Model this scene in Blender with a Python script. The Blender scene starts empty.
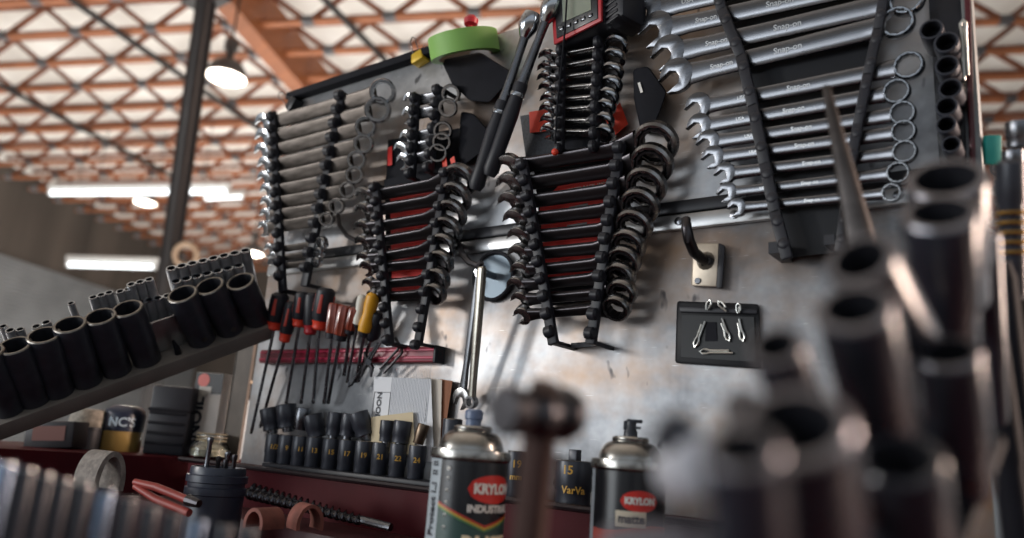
EXPOSURE, WORLD, KEY, DOOR, SIDE, UPL = 0.0, 0.78, 62, 62, 170, 1200
import bpy, bmesh, random
from math import *
from mathutils import Vector as V, Matrix as M
rnd = random.Random(11)
S = bpy.context.scene
COL = S.collection
# ---------------------------------------------------------------- camera model (focal length in pixels of a 1024 x 538 frame)
FPX, YAW, PIT, ROL = 770.0, radians(37), radians(13), radians(4.3)
CAM = V((0, -.73, 1.25))
FW = V((-sin(YAW)*cos(PIT), cos(YAW)*cos(PIT), sin(PIT)))
_r0 = V((cos(YAW), sin(YAW), 0)); _u0 = _r0.cross(FW)
RT = cos(ROL)*_r0 + sin(ROL)*_u0
UP = cos(ROL)*_u0 - sin(ROL)*_r0
ZUP = V((0, 0, 1)); XR = V((1, 0, 0)); NRM = V((0, -1, 0))
def ray(x, y): return FW + RT*((x-512)/FPX) - UP*((y-269)/FPX)
def pan(x, y, off=0.0):                      # point on the plane 'off' metres in front of the tool board (board is y = 0)
    d = ray(x, y); return CAM + d*((-off-CAM.y)/d.y)
def dep(x, y, z): return CAM + ray(x, y)*z   # point at a forward distance
def lev(x, y, z):                            # point on a level surface of height z
    d = ray(x, y); return CAM + d*((z-CAM.z)/d.z)
def pxm(p): return FPX/((p-CAM).dot(FW))     # pixels per metre at p
ORD = ['topmost', 'second', 'third', 'fourth', 'fifth', 'sixth', 'seventh', 'eighth', 'ninth', 'tenth', 'eleventh', 'twelfth', 'thirteenth', 'fourteenth', 'fifteenth']
def nth(i): return 'first' if i == 0 else ORD[i]

# ---------------------------------------------------------------- mesh builder
def frame(o, x, z):
    x = x.normalized(); y = z.cross(x).normalized(); z = x.cross(y)
    return M(((x.x, y.x, z.x, o.x), (x.y, y.y, z.y, o.y), (x.z, y.z, z.z, o.z), (0, 0, 0, 1)))
def along(p0, p1):                           # frame with local Z from p0 to p1
    z = (p1-p0).normalized(); h = XR if abs(z.x) < .9 else ZUP
    return frame(p0, (h - z*h.dot(z)), z)
def wm(o):
    m = o.matrix_basis.copy()
    while o.parent: o = o.parent; m = o.matrix_basis @ m
    return m
class MB:
    def __init__(s): s.bm = bmesh.new(); s.mi = 0
    def add(s, vs, fs, mat=None, bev=0, seg=2):
        b = bmesh.new(); vv = [b.verts.new(v) for v in vs]
        for f in fs:
            try: b.faces.new([vv[i] for i in f])
            except ValueError: pass
        bmesh.ops.recalc_face_normals(b, faces=b.faces)
        if bev:
            b.normal_update()
            es = [e for e in b.edges if len(e.link_faces) == 2 and e.calc_face_angle(0) > .5]
            bmesh.ops.bevel(b, geom=es, offset=bev, segments=seg, profile=.5, affect='EDGES', clamp_overlap=True)
        if mat: b.transform(mat)
        for f in b.faces: f.material_index = s.mi
        me = bpy.data.meshes.new('t'); b.to_mesh(me); b.free(); s.bm.from_mesh(me); bpy.data.meshes.remove(me); return s
    def box(s, c, size, mat=None, bev=0):
        x, y, z = (k/2 for k in size); c = V(c)
        vs = [c+V((i*x, j*y, k*z)) for i in (-1, 1) for j in (-1, 1) for k in (-1, 1)]
        return s.add(vs, [(0,1,3,2),(4,6,7,5),(0,4,5,1),(2,3,7,6),(0,2,6,4),(1,5,7,3)], mat, bev)
    def prism(s, pts, z0, z1, mat=None, bev=0, seg=2):
        n = len(pts); vs = [V((p[0], p[1], z0)) for p in pts]+[V((p[0], p[1], z1)) for p in pts]
        return s.add(vs, [tuple(range(n))[::-1], tuple(range(n, 2*n))]+[(i, (i+1) % n, n+(i+1) % n, n+i) for i in range(n)], mat, bev, seg)
    def loft(s, rings, mat=None, caps=True, wrap=False):
        n = len(rings[0]); vs = [v for r in rings for v in r]; fs = []; k = len(rings)
        for a in range(k if wrap else k-1):
            b = (a+1) % k
            for i in range(n): j = (i+1) % n; fs.append((a*n+i, a*n+j, b*n+j, b*n+i))
        if caps and not wrap: fs += [tuple(range(n))[::-1], tuple(range((k-1)*n, k*n))]
        return s.add(vs, fs, mat)
    def lathe(s, prof, mat=None, n=24, caps=True):
        return s.loft([[V((r*cos(2*pi*i/n), r*sin(2*pi*i/n), h)) for i in range(n)] for r, h in prof], mat, caps)
    def ring(s, prof, mat=None, n=24): # closed profile lathe
        return s.loft([[V((r*cos(2*pi*i/n), r*sin(2*pi*i/n), h)) for i in range(n)] for r, h in prof], mat, wrap=True)
    def cyl(s, p0, p1, r0, r1=None, n=14):
        r1 = r0 if r1 is None else r1; L = (p1-p0).length
        return s.lathe([(r0, 0), (r1, L)], along(p0, p1), n)
    def tube(s, pts, r, n=8, closed=False):
        rings = []; N = len(pts); pu = None
        for i, p in enumerate(pts):
            a = pts[(i-1) % N] if (closed or i) else p; b = pts[(i+1) % N] if (closed or i < N-1) else p
            t = (b-a).normalized()
            if pu is None: pu = t.orthogonal().normalized()
            pu = (pu - t*pu.dot(t)).normalized(); w = t.cross(pu)
            rr = r[i] if isinstance(r, (list, tuple)) else r
            rings.append([p+(pu*cos(2*pi*k/n)+w*sin(2*pi*k/n))*rr for k in range(n)])
        return s.loft(rings, None, True, closed)
    def ball(s, c, r, n=14, sc=(1, 1, 1), mat=None):
        prof = [(max(r*sin(pi*i/n), 1e-5), -r*cos(pi*i/n)) for i in range(n+1)]
        m = M.Translation(c) @ M.Diagonal((*sc, 1))
        return s.lathe(prof, (mat @ m) if mat else m, n*2)
    def build(s, name, mat, parent=None, world=True, ang=35, sub=0):
        if parent is not None and world: s.bm.transform(wm(parent).inverted())
        for f in s.bm.faces: f.smooth = True
        me = bpy.data.meshes.new(name); s.bm.to_mesh(me); s.bm.free()
        me.set_sharp_from_angle(angle=radians(ang))
        for m in (mat if isinstance(mat, list) else [mat]): me.materials.append(m)
        o = bpy.data.objects.new(name, me); COL.objects.link(o)
        if parent is not None: o.parent = parent
        if sub: sm = o.modifiers.new('s', 'SUBSURF'); sm.levels = sm.render_levels = sub
        return o
def tag(o, label, cat, group=None, kind=None):
    o['label'] = label; o['category'] = cat
    if group: o['group'] = group
    if kind: o['kind'] = kind
    return o
def thing(name, label, cat, mat, group=None):
    o = bpy.data.objects.new(name, None); COL.objects.link(o); o.empty_display_size = .02
    o.matrix_basis = mat if isinstance(mat, M) else M.Translation(mat)
    return tag(o, label, cat, group)
def struct(name, mb, mat, parent=None):
    o = mb.build(name, mat, parent)
    if parent is None: o['kind'] = 'structure'
    return o
def text_mb(body, size, mat, ext=.0002, bend=None, wide=1.0, bold=0.0, align='CENTER', space=1.0):
    cu = bpy.data.curves.new('txt', 'FONT'); cu.body = body; cu.size = size; cu.extrude = ext; cu.offset = bold
    cu.align_x = align; cu.align_y = 'CENTER'; cu.space_character = space; cu.resolution_u = 3
    ob = bpy.data.objects.new('txt', cu); COL.objects.link(ob)
    me = bpy.data.meshes.new_from_object(ob)
    bpy.data.objects.remove(ob); bpy.data.curves.remove(cu)
    b = MB(); b.bm.from_mesh(me); bpy.data.meshes.remove(me)
    for v in b.bm.verts: v.co.x *= wide
    if bend:                                  # wrap round a vertical cylinder of radius 'bend', text facing -Y at angle 0
        for v in b.bm.verts:
            a = v.co.x/bend; R = bend+v.co.z; v.co = V((R*sin(a), -R*cos(a), v.co.y))
    if mat: b.bm.transform(mat)
    return b

# ---------------------------------------------------------------- materials
def lin(h):
    h = h.lstrip('#'); c = [int(h[i:i+2], 16)/255 for i in (0, 2, 4)]
    return tuple(x/12.92 if x <= .04045 else ((x+.055)/1.055)**2.4 for x in c)+(1,)
MATS = {}
def mat(name, col, metal=0.0, rough=.5, var=.0, scale=30, bump=0.0, col2=None, stretch=(1, 1, 1), spec=.5, rvar=0.0, emit=0, trans=0, alpha=1, detail=4, thresh=(.35, .65), coat=0):
    if name in MATS: return MATS[name]
    m = bpy.data.materials.new(name); m.use_nodes = True; nt = m.node_tree; N = nt.nodes; L = nt.links
    p = N['Principled BSDF']; c = lin(col)
    p.inputs['Base Color'].default_value = c; p.inputs['Metallic'].default_value = metal; p.inputs['Roughness'].default_value = rough
    p.inputs['Specular IOR Level'].default_value = spec; p.inputs['Transmission Weight'].default_value = trans
    p.inputs['Coat Weight'].default_value = coat; p.inputs['Alpha'].default_value = alpha
    if emit: p.inputs['Emission Color'].default_value = c; p.inputs['Emission Strength'].default_value = emit
    if var or col2 or bump or rvar:
        tc = N.new('ShaderNodeTexCoord'); mp = N.new('ShaderNodeMapping'); mp.inputs['Scale'].default_value = stretch
        nz = N.new('ShaderNodeTexNoise'); nz.inputs['Scale'].default_value = scale; nz.inputs['Detail'].default_value = detail
        L.new(tc.outputs['Object'], mp.inputs['Vector']); L.new(mp.outputs['Vector'], nz.inputs['Vector'])
        rp = N.new('ShaderNodeValToRGB'); rp.color_ramp.elements[0].position = thresh[0]; rp.color_ramp.elements[1].position = thresh[1]
        c2 = lin(col2) if col2 else tuple(k*(1-var) for k in c[:3])+(1,)
        rp.color_ramp.elements[0].color = c2; rp.color_ramp.elements[1].color = c
        L.new(nz.outputs['Fac'], rp.inputs['Fac'])
        if var or col2: L.new(rp.outputs['Color'], p.inputs['Base Color'])
        if rvar:
            mr = N.new('ShaderNodeMapRange'); mr.inputs['To Min'].default_value = max(.02, rough-rvar); mr.inputs['To Max'].default_value = rough+rvar
            L.new(nz.outputs['Fac'], mr.inputs['Value']); L.new(mr.outputs['Result'], p.inputs['Roughness'])
        if bump:
            bp = N.new('ShaderNodeBump'); bp.inputs['Strength'].default_value = bump; bp.inputs['Distance'].default_value = .002
            L.new(nz.outputs['Fac'], bp.inputs['Height']); L.new(bp.outputs['Normal'], p.inputs['Normal'])
    MATS[name] = m; return m
chrome = mat('chrome', '#b9bcc0', 1, .16, var=.25, scale=60, rvar=.06)
satin = mat('satin_chrome', '#76787d', 1, .27, var=.22, scale=40, rvar=.06, stretch=(.3, 3, 1))
handle_steel = mat('worn_handle_steel', '#645e5a', 1, .38, col2='#4a4541', scale=25, rvar=.06, stretch=(1, 4, 1))
dark_chrome = mat('dark_chrome', '#9b9a9a', 1, .27, var=.3, scale=70, rvar=.05)
dark_handle = mat('dark_handle_steel', '#4d4b4e', 1, .36, var=.25, scale=30, rvar=.06, stretch=(.3, 3, 1))
black_plastic = mat('black_plastic', '#25262d', 0, .45, var=.25, scale=40, spec=.35)
black_matte = mat('black_matte', '#1c1d23', 0, .75, var=.25, scale=30, spec=.15)
black_oxide = mat('black_impact_steel', '#383b44', .2, .36, var=.3, scale=60, rvar=.07)
gloss_black = mat('glossy_black_impact_steel', '#30333c', .2, .22, var=.25, scale=60, rvar=.04, spec=.6)
big_rim = mat('grey_rim', '#7d7d84', 1, .32, var=.3, scale=80)
small_chrome = mat('small_chrome', '#b8b8bb', .6, .3, var=.25, scale=60)
worn_edge = mat('worn_bare_steel_edge', '#85807a', 1, .33, var=.45, scale=90)
red_plastic = mat('red_plastic', '#b3202a', 0, .4, var=.2, scale=20)
red_card = mat('red_card', '#ee3a35', 0, .45, var=.15, scale=25)
red_paint = mat('red_tool_chest_paint', '#4a0f18', 0, .55, var=.3, scale=12, spec=.1)
dark_red = mat('dark_red_plastic', '#8f1a33', 0, .4, var=.25, scale=30)
orange_red = mat('orange_red_plastic', '#d8402a', 0, .42)
white_ink = mat('white_print', '#d8d6d0', 0, .6)
cream_ink = mat('cream_print', '#d9cbaa', 0, .6)
dark_ink = mat('dark_print', '#1d2029', 0, .6)
gold_ink = mat('yellow_paint_marks', '#c79a3f', 0, .5)
# ---------------------------------------------------------------- camera, world, lights
cd = bpy.data.cameras.new('camera'); co = bpy.data.objects.new('camera', cd); COL.objects.link(co)
co.matrix_world = M(((RT.x, UP.x, -FW.x, CAM.x), (RT.y, UP.y, -FW.y, CAM.y), (RT.z, UP.z, -FW.z, CAM.z), (0, 0, 0, 1)))
cd.sensor_width = 36; cd.lens = 36*FPX/1024; cd.clip_start = .02; cd.clip_end = 200
cd.dof.use_dof = True; cd.dof.focus_distance = .86; cd.dof.aperture_fstop = 3.2
S.camera = co
S.view_settings.view_transform = 'Standard'; S.view_settings.look = 'None'; S.view_settings.gamma = 1; S.view_settings.use_curve_mapping = False
S.view_settings.exposure = EXPOSURE
w = bpy.data.worlds.new('world'); S.world = w; w.use_nodes = True
nt = w.node_tree; bg = nt.nodes['Background']
tc = nt.nodes.new('ShaderNodeTexCoord'); sx = nt.nodes.new('ShaderNodeSeparateXYZ'); rp = nt.nodes.new('ShaderNodeValToRGB')
nt.links.new(tc.outputs['Generated'], sx.inputs[0])
mr = nt.nodes.new('ShaderNodeMapRange'); mr.inputs['From Min'].default_value = -1; nt.links.new(sx.outputs['Z'], mr.inputs['Value'])
nt.links.new(mr.outputs['Result'], rp.inputs['Fac'])
e = rp.color_ramp.elements
e[0].position = .3; e[0].color = (.30, .28, .27, 1); e[1].position = .62; e[1].color = (.62, .70, .80, 1)
x_ = e.new(.5); x_.color = (.70, .72, .74, 1)
nt.links.new(rp.outputs['Color'], bg.inputs['Color']); bg.inputs['Strength'].default_value = WORLD
def area(name, loc, target, size, power, col=(1, 1, 1), sy=None):
    l = bpy.data.lights.new(name, 'AREA'); l.energy = power; l.size = size; l.color = col
    if sy: l.shape = 'RECTANGLE'; l.size_y = sy
    o = bpy.data.objects.new(name, l); COL.objects.link(o)
    d = (V(target)-V(loc)).normalized(); o.matrix_world = along(V(loc), V(loc)-d) ; return o

# ---------------------------------------------------------------- the workshop hall: axes A (away) and T (along the trusses, towards the left eave)
ya = YAW-radians(8.5)
A = V((-sin(ya), cos(ya), 0)); T = V((-cos(ya), -sin(ya), 0)); SL = tan(radians(2.7))
O = V((CAM.x, CAM.y, 0)); ROOF = 5.55
TS = (T - ZUP*SL).normalized(); UPS = TS.cross(A).normalized()
if UPS.z < 0: UPS = -UPS
def hall(t, a, h=0): return O + T*t + A*a + ZUP*(ROOF - SL*t + h)       # on the sloping plane of the truss bottoms
wood = mat('orange_timber', '#a0623f', 0, .6, var=.35, scale=4, stretch=(1, 1, 6))
wood_dark = mat('brown_timber', '#8a5239', 0, .6, var=.35, scale=4)
glulam = mat('glulam_timber', '#99582f', 0, .5, var=.3, scale=3, stretch=(1, 8, 8))
roof_white = mat('white_roof_lining', '#f0ece6', 0, .7, col2='#d6d0c8', scale=1.3, bump=.25)
plate_grey = mat('galvanised_plate', '#8b8d92', .6, .5)
dark_steel = mat('dark_painted_steel', '#201a19', .2, .4, var=.2, scale=8)
concrete = mat('concrete_floor', '#a29d96', 0, .6, var=.25, scale=1.5)
brown_wall = mat('brown_wall_boards', '#4d443d', 0, .7, var=.4, scale=1.2, stretch=(1, 1, .2))
FARL, FAR = 10.8, 18.5
struct('floor', MB().box((0, 0, -.05), (60, 60, .1), M.Translation(O)), concrete)
b = MB(); t0, t1, a0, a1 = -14, FARL+.2, -9, FAR+.2
b.add([hall(t0, a0, .40), hall(t1, a0, .40), hall(t1, a1, .40), hall(t0, a1, .40), hall(t0, a0, .46), hall(t1, a0, .46), hall(t1, a1, .46), hall(t0, a1, .46)],
      [(0,1,2,3),(4,5,6,7),(0,1,5,4),(1,2,6,5),(2,3,7,6),(3,0,4,7)])
struct('ceiling', b, roof_white)
def slab(p, ax, ay, az, sx, sy, sz):  # box from a corner along three axes
    vs = [p+ax*(i*sx)+ay*(j*sy)+az*(k*sz) for i in (0, 1) for j in (0, 1) for k in (0, 1)]
    return vs, [(0,1,3,2),(4,6,7,5),(0,4,5,1),(2,3,7,6),(0,2,6,4),(1,5,7,3)]
wl = MB(); wl.add(*slab(O+T*FARL+A*2, A, T, ZUP, FAR-1.8, .15, ROOF-SL*FARL+.62)); struct('wall_left', wl, brown_wall)
wl = MB(); wl.add(*slab(O-T*14+A*FAR, T, A, ZUP, 14+FARL, .15, ROOF+.62+.6)); struct('wall_back', wl, brown_wall)
# grey ribbed metal cladding on the lower left wall
clad = MB(); sid = mat('grey_metal_siding', '#8a8c8e', .3, .5, var=.2, scale=2)
pr = []
for i in range(54): z = i*.072; pr += [(0, z), (.03, z+.012), (.03, z+.045), (0, z+.06)]
rings = [[O+T*(FARL-.02-d)+A*a+ZUP*z for d, z in pr] for a in (2, FAR)]
n = len(pr); clad.add(rings[0]+rings[1], [(i, i+1, n+i+1, n+i) for i in range(n-1)])
o = clad.build('wall_cladding', sid); o['kind'] = 'structure'
# trusses: bottom chord, top chord, zigzag web with grey nail plates
TR_L, PITCH = 23.5, .61
nT = 0
for i in range(27):
    a = 2.6+PITCH*i
    if a > FAR-.2: break
    base = hall(FARL-.3, a)
    t = thing('roof_truss', 'orange timber roof truss with zigzag webs under the white roof lining', 'truss', base, 'roof trusses across the hall')
    R = -TS
    for h in (0, .34):
        c = MB(); c.add(*slab(base+UPS*h-A*.045, R, A, UPS, TR_L, .09 if h == 0 else .05, .045)); c.build('bottom_chord' if h == 0 else 'top_chord', wood if h == 0 else wood_dark, t)
    wb = MB(); k = 0; step = .44; x = .1
    while x < TR_L-.7:
        p0 = base+R*x+UPS*(.02 if k % 2 == 0 else .36); p1 = base+R*(x+step)+UPS*(.36 if k % 2 == 0 else .02)
        d = (p1-p0).normalized(); nrm = A
        wb.add(*slab(p0-nrm*.02-d.cross(nrm)*.03, d, nrm, d.cross(nrm), (p1-p0).length, .04, .055))
        q = p1 if k % 2 == 0 else p0
        lo = p0 if k % 2 == 0 else p1
        wb.mi = 1; wb.add(*slab(lo-R*.065-A*.048-UPS*.022, R, A, UPS, .13, .094, .07)); wb.mi = 0
        x += step; k += 1
    wb.build('web', [wood_dark, plate_grey], t)
# dark bracing rods running away under the trusses
for i, (p, q) in enumerate([((60, -8), (262, 131)), ((-6, 82), (172, 176)), ((315, -10), (420, 95))]):
    def onr(px):
        d = ray(*px); nn = UPS; o0 = hall(0, 0, -.06); return CAM+d*((o0-CAM).dot(nn)/d.dot(nn))
    P0, P1 = onr(p), onr(q)
    t = MB().cyl(P0, P1, .035, n=8).build('conduit', dark_steel)
    tag(t, ['long dark pipe crossing beneath the trusses to the right of the first hanging lamp', 'dark pipe beneath the trusses at the far left of the ceiling', 'short dark pipe under the trusses above the left wrench rack'][i], 'pipe', 'pipes under the roof')
# glulam beam running away under the roof
d0 = ray(300, 97); tb = None
def onroof(px, h):
    d = ray(*px); o0 = hall(0, 0, h); return CAM+d*((o0-CAM).dot(UPS)/d.dot(UPS))
g0, g1 = onroof((216, -2), -.02), onroof((318, 112), -.02)
tg = (g0-O).dot(T); ag = (g0-O).dot(A)
gm = MB(); gm.add(*slab(hall(tg, ag-3, -.12), A, -T, ZUP, 14, .22, .62)); o = gm.build('roof_beam', glulam)
tag(o, 'thick orange laminated timber beam under the roof behind the board corner', 'beam')
# the dark post with its head bracket
p0, p1 = dep(207, -4, 4.6), dep(160, 330, 4.75)
t = thing('steel_post', 'dark brown round steel post rising to the roof at left', 'post', V((p1.x, p1.y, 0)))
foot = p1 + (p1-p0)*(p1.z/(p0.z-p1.z)); topp = p0+(p0-p1)*.12
b = MB(); b.cyl(foot, topp, .060, n=16); b.build('shaft', dark_steel, t)
b = MB(); b.box((0, 0, 0), (.3, .16, .09), along(p0, p0+ZUP) , .01); b.build('head_bracket', dark_steel, t)
b = MB(); b.box((0, 0, .01), (.3, .3, .02), M.Translation(V((foot.x, foot.y, 0)))); b.build('base_plate', dark_steel, t)
# hanging dome lamps
lamp_glass = mat('lamp_glow', '#fff6ea', 0, .4, emit=2.0)
shade_m = mat('lamp_shade_grey', '#4a4644', .3, .4)
def dome(px, z, R, label):
    c = dep(*px, z); t = thing('hanging_lamp', label, 'lamp', c, 'hanging dome lamps')
    ax = M.Translation(c)
    MB().lathe([(R, 0), (R*.99, R*.12), (R*.9, R*.45), (R*.66, R*.8), (R*.3, R*1.0), (R*.2, R*1.12), (R*.2, R*1.5), (.001, R*1.52)], ax, 28, False).build('lamp_shade', shade_m, t)
    MB().lathe([(.001, .012), (R*.93, .012), (R*.93, .0), (.001, -.02)], ax, 28, False).build('diffuser', lamp_glass, t)
    up = hall((c-O).dot(T), (c-O).dot(A), .0)
    MB().cyl(c+ZUP*R*1.45, up, .012, n=6).build('hanging_rod', dark_steel, t)
    MB().lathe([(R*.34, 0), (R*.34, R*.5), (.001, R*.55)], M.Translation(c+ZUP*R*1.5), 14).build('ballast_housing', shade_m, t)
    l = bpy.data.lights.new('lamp', 'POINT'); l.energy = 60; l.shadow_soft_size = .15; l.color = (1, .93, .82)
    lo = bpy.data.objects.new('lamp_light', l); COL.objects.link(lo); lo.location = c-ZUP*.12
dome((226, 78), 7.2, .19, 'grey dome lamp hanging to the right of the dark post')
dome((145, 203), 12, .17, 'small far dome lamp glowing just below the upper fluorescent tube')
dome((253, 254), 14, .2, 'far dome lamp glowing beside the left edge of the tool board')
# fluorescent tubes
tube_m = mat('fluorescent_glow', '#f4fbff', 0, .4, emit=2.5); fix_m = mat('white_enamel', '#d9d9d6', .2, .4)
def fluo(pa, pb, z, r, label):
    a, b_ = dep(*pa, z), dep(*pb, z); t = thing('fluorescent_light', label, 'light fixture', (a+b_)/2, 'fluorescent strip lights')
    d = (b_-a).normalized()
    MB().cyl(a, b_, r, n=12).build('tube', tube_m, t)
    mm = frame((a+b_)/2+ZUP*(r*1.6+.02), d, ZUP)
    MB().box((0, 0, .02), ((b_-a).length+.06, r*2.6, .07), mm, .008).build('housing', fix_m, t)
    for e_ in (a, b_): MB().box((0, 0, 0), (.03, r*2.2, r*3.2), frame(e_+ZUP*r*.6, d, ZUP)).build('end_cap', fix_m, t)
    for s in (.15, .85):
        q = a.lerp(b_, s); u = hall((q-O).dot(T), (q-O).dot(A)); MB().cyl(q+ZUP*r*2, u, .006, n=6).build('hanging_wire', dark_steel, t)
fluo((50, 193), (228, 191.5), 10.3, .032, 'long fluorescent tube hanging across the post at left')
fluo((68, 264.5), (155, 267), 10.5, .03, 'shorter lower fluorescent tube in front of the grey wall')
fluo((205, 199), (243, 197), 13.5, .022, 'far fluorescent tube half hidden beside the wrench rack')
# round pale ring hanging on the far wall behind the tilted rack
c = dep(186, 255, 4.62); tt = MB(); tt.ring([(.066+.018*cos(k*pi/4), .018*sin(k*pi/4)) for k in range(8)], frame(c, RT, -FW), 24)
tag(tt.build('hose_coil', mat('pale_hose', '#a38a72', 0, .6)), 'pale coiled hose hanging on the post behind the tilted rack', 'hose')
# ---------------------------------------------------------------- the sheet-steel tool board (plane y = 0)
def board_mat():
    m = bpy.data.materials.new('scuffed_sheet_steel'); m.use_nodes = True; nt = m.node_tree; N = nt.nodes; L = nt.links; p = N['Principled BSDF']
    tc = N.new('ShaderNodeTexCoord')
    def noise(sc, st, det=5):
        mp = N.new('ShaderNodeMapping'); mp.inputs['Scale'].default_value = st; L.new(tc.outputs['Object'], mp.inputs['Vector'])
        n = N.new('ShaderNodeTexNoise'); n.inputs['Scale'].default_value = sc; n.inputs['Detail'].default_value = det; n.inputs['Roughness'].default_value = .65
        L.new(mp.outputs['Vector'], n.inputs['Vector']); return n.outputs['Fac']
    def ramp(fac, a, b, ca, cb):
        r = N.new('ShaderNodeValToRGB'); e = r.color_ramp.elements; e[0].position = a; e[1].position = b; e[0].color = ca; e[1].color = cb
        L.new(fac, r.inputs['Fac']); return r.outputs['Color']
    def mix(fac, a, b):
        x = N.new('ShaderNodeMix'); x.data_type = 'RGBA'; L.new(fac, x.inputs[0]); 
        for s, v in ((6, a), (7, b)):
            if isinstance(v, tuple): x.inputs[s].default_value = v
            else: L.new(v, x.inputs[s])
        return x.outputs[2]
    cloud = ramp(noise(6, (1, 1, 1)), .38, .68, lin('#808286'), lin('#c3c5c8'))
    rust = ramp(noise(3.2, (1, 1, 1.5)), .455, .68, (0, 0, 0, 1), (.85, .85, .85, 1))
    c1 = mix(rust, cloud, lin('#a5825f'))
    spots = ramp(noise(42, (1, 1, .6), 2), .655, .72, (0, 0, 0, 1), (.8, .8, .8, 1))
    c2 = mix(spots, c1, lin('#3a3a3e'))
    scr = ramp(noise(30, (1, 1, 14), 3), .66, .72, (0, 0, 0, 1), (.6, .6, .6, 1))
    c3 = mix(scr, c2, lin('#d9dadb'))
    L.new(c3, p.inputs['Base Color']); p.inputs['Metallic'].default_value = .82
    r = N.new('ShaderNodeMapRange'); r.inputs['To Min'].default_value = .36; r.inputs['To Max'].default_value = .56
    L.new(noise(9, (1, 1, 1)), r.inputs['Value']); L.new(r.outputs['Result'], p.inputs['Roughness'])
    b = N.new('ShaderNodeBump'); b.inputs['Strength'].default_value = .12; b.inputs['Distance'].default_value = .002
    L.new(noise(14, (1, 1, 1)), b.inputs['Height']); L.new(b.outputs['Normal'], p.inputs['Normal'])
    return m
steel_sheet = board_mat()
BX0, BX1, BZ0, BZ1, SEAM = -1.035, -.055, 1.197, 1.793, 1.5
brd = thing('tool_board', 'scuffed bare steel tool board behind the wrench racks, standing on the red chest', 'tool board', V(((BX0+BX1)/2, 0, BZ0)))
MB().box(((BX0+BX1)/2, .004, (BZ0+SEAM)/2), (BX1-BX0, .008, SEAM-BZ0), None, .001).build('lower_sheet', steel_sheet, brd)
MB().box(((BX0+BX1)/2, .004, (BZ1+SEAM)/2), (BX1-BX0, .008, BZ1-SEAM), None, .001).build('upper_sheet', steel_sheet, brd)
b = MB(); b.box(((BX0+BX1)/2, -.004, 1.510), (BX1-BX0-.01, .010, .014), None, .002); b.build('seam_channel', mat('black_channel', '#202126', .3, .4), brd)
b = MB(); b.box(((BX0+BX1)/2, -.0035, 1.494), (BX1-BX0-.01, .007, .017), None, .002); b.build('seam_lip', mat('bare_lip', '#c4c5c6', 1, .35, var=.2), brd)
b = MB(); b.box((-.875, .0, BZ1+.001), (.33, .03, .013), None, .003); b.build('top_edge_channel', black_matte, brd)
b = MB(); b.box((BX1-.003, -.004, (BZ0+BZ1)/2), (.009, .02, BZ1-BZ0), None, .002); b.build('side_flange', mat('dull_lip', '#74787a', .8, .5), brd)
for x in (-.95, -.7, -.33, -.27, -.12): MB().lathe([(.0045, 0), (.0045, .002), (.001, .003)], frame(V((x, -.007, 1.494)), XR, NRM), 10).build('screw', satin, brd)
# the dark angle-iron post at the board's left edge
pp = pan(247, 332, -.03); t = thing('angle_post', 'dark angle-iron post under the raised end of the tilted socket rack', 'post', V((pp.x, .03, 1.17)))
ap = mat('old_grey_angle_iron', '#4a433d', .4, .5, var=.4, scale=25)
b = MB(); b.box((pp.x+.004, .03, 1.30), (.046, .004, .26)); b.box((pp.x-.016, .045, 1.30), (.004, .034, .26)); b.build('upright', ap, t)

# ---------------------------------------------------------------- wrenches
def sec(w, t, n=16, k=.62):
    out = []
    for i in range(n):
        a = 2*pi*i/n; c, s_ = cos(a), sin(a)
        out.append((copysign(abs(c)**k, c)*w/2, copysign(abs(s_)**k, s_)*t/2))
    return out
def jaw_outline(R, s=.46):
    p = [(R*cos(radians(a)), R*sin(radians(a))) for a in range(148, -149, -12)]
    return p + [(-.98*R, -.56*R), (-1.0*R, -s*R), (-.16*R, -s*R), (.10*R, -.4*s*R), (.10*R, .4*s*R), (-.16*R, s*R), (-1.0*R, s*R), (-.98*R, .56*R)]
def ring_mesh(b, R, r, t, m, n=36, star=True):
    rings = []
    for rad, h, inner in [(R*.9, t/2, 0), (R, t*.28, 0), (R, -t*.28, 0), (R*.9, -t/2, 0), (r*1.06, -t/2, 1), (r, -t*.38, 1), (r, t*.38, 1), (r*1.06, t/2, 1)]:
        rings.append([V((rad*(1+(.07 if inner and star and i % 3 == 0 else 0))*cos(2*pi*i/n), rad*(1+(.07 if inner and star and i % 3 == 0 else 0))*sin(2*pi*i/n), h)) for i in range(n)])
    b.loft(rings, m, wrap=True)
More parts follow.
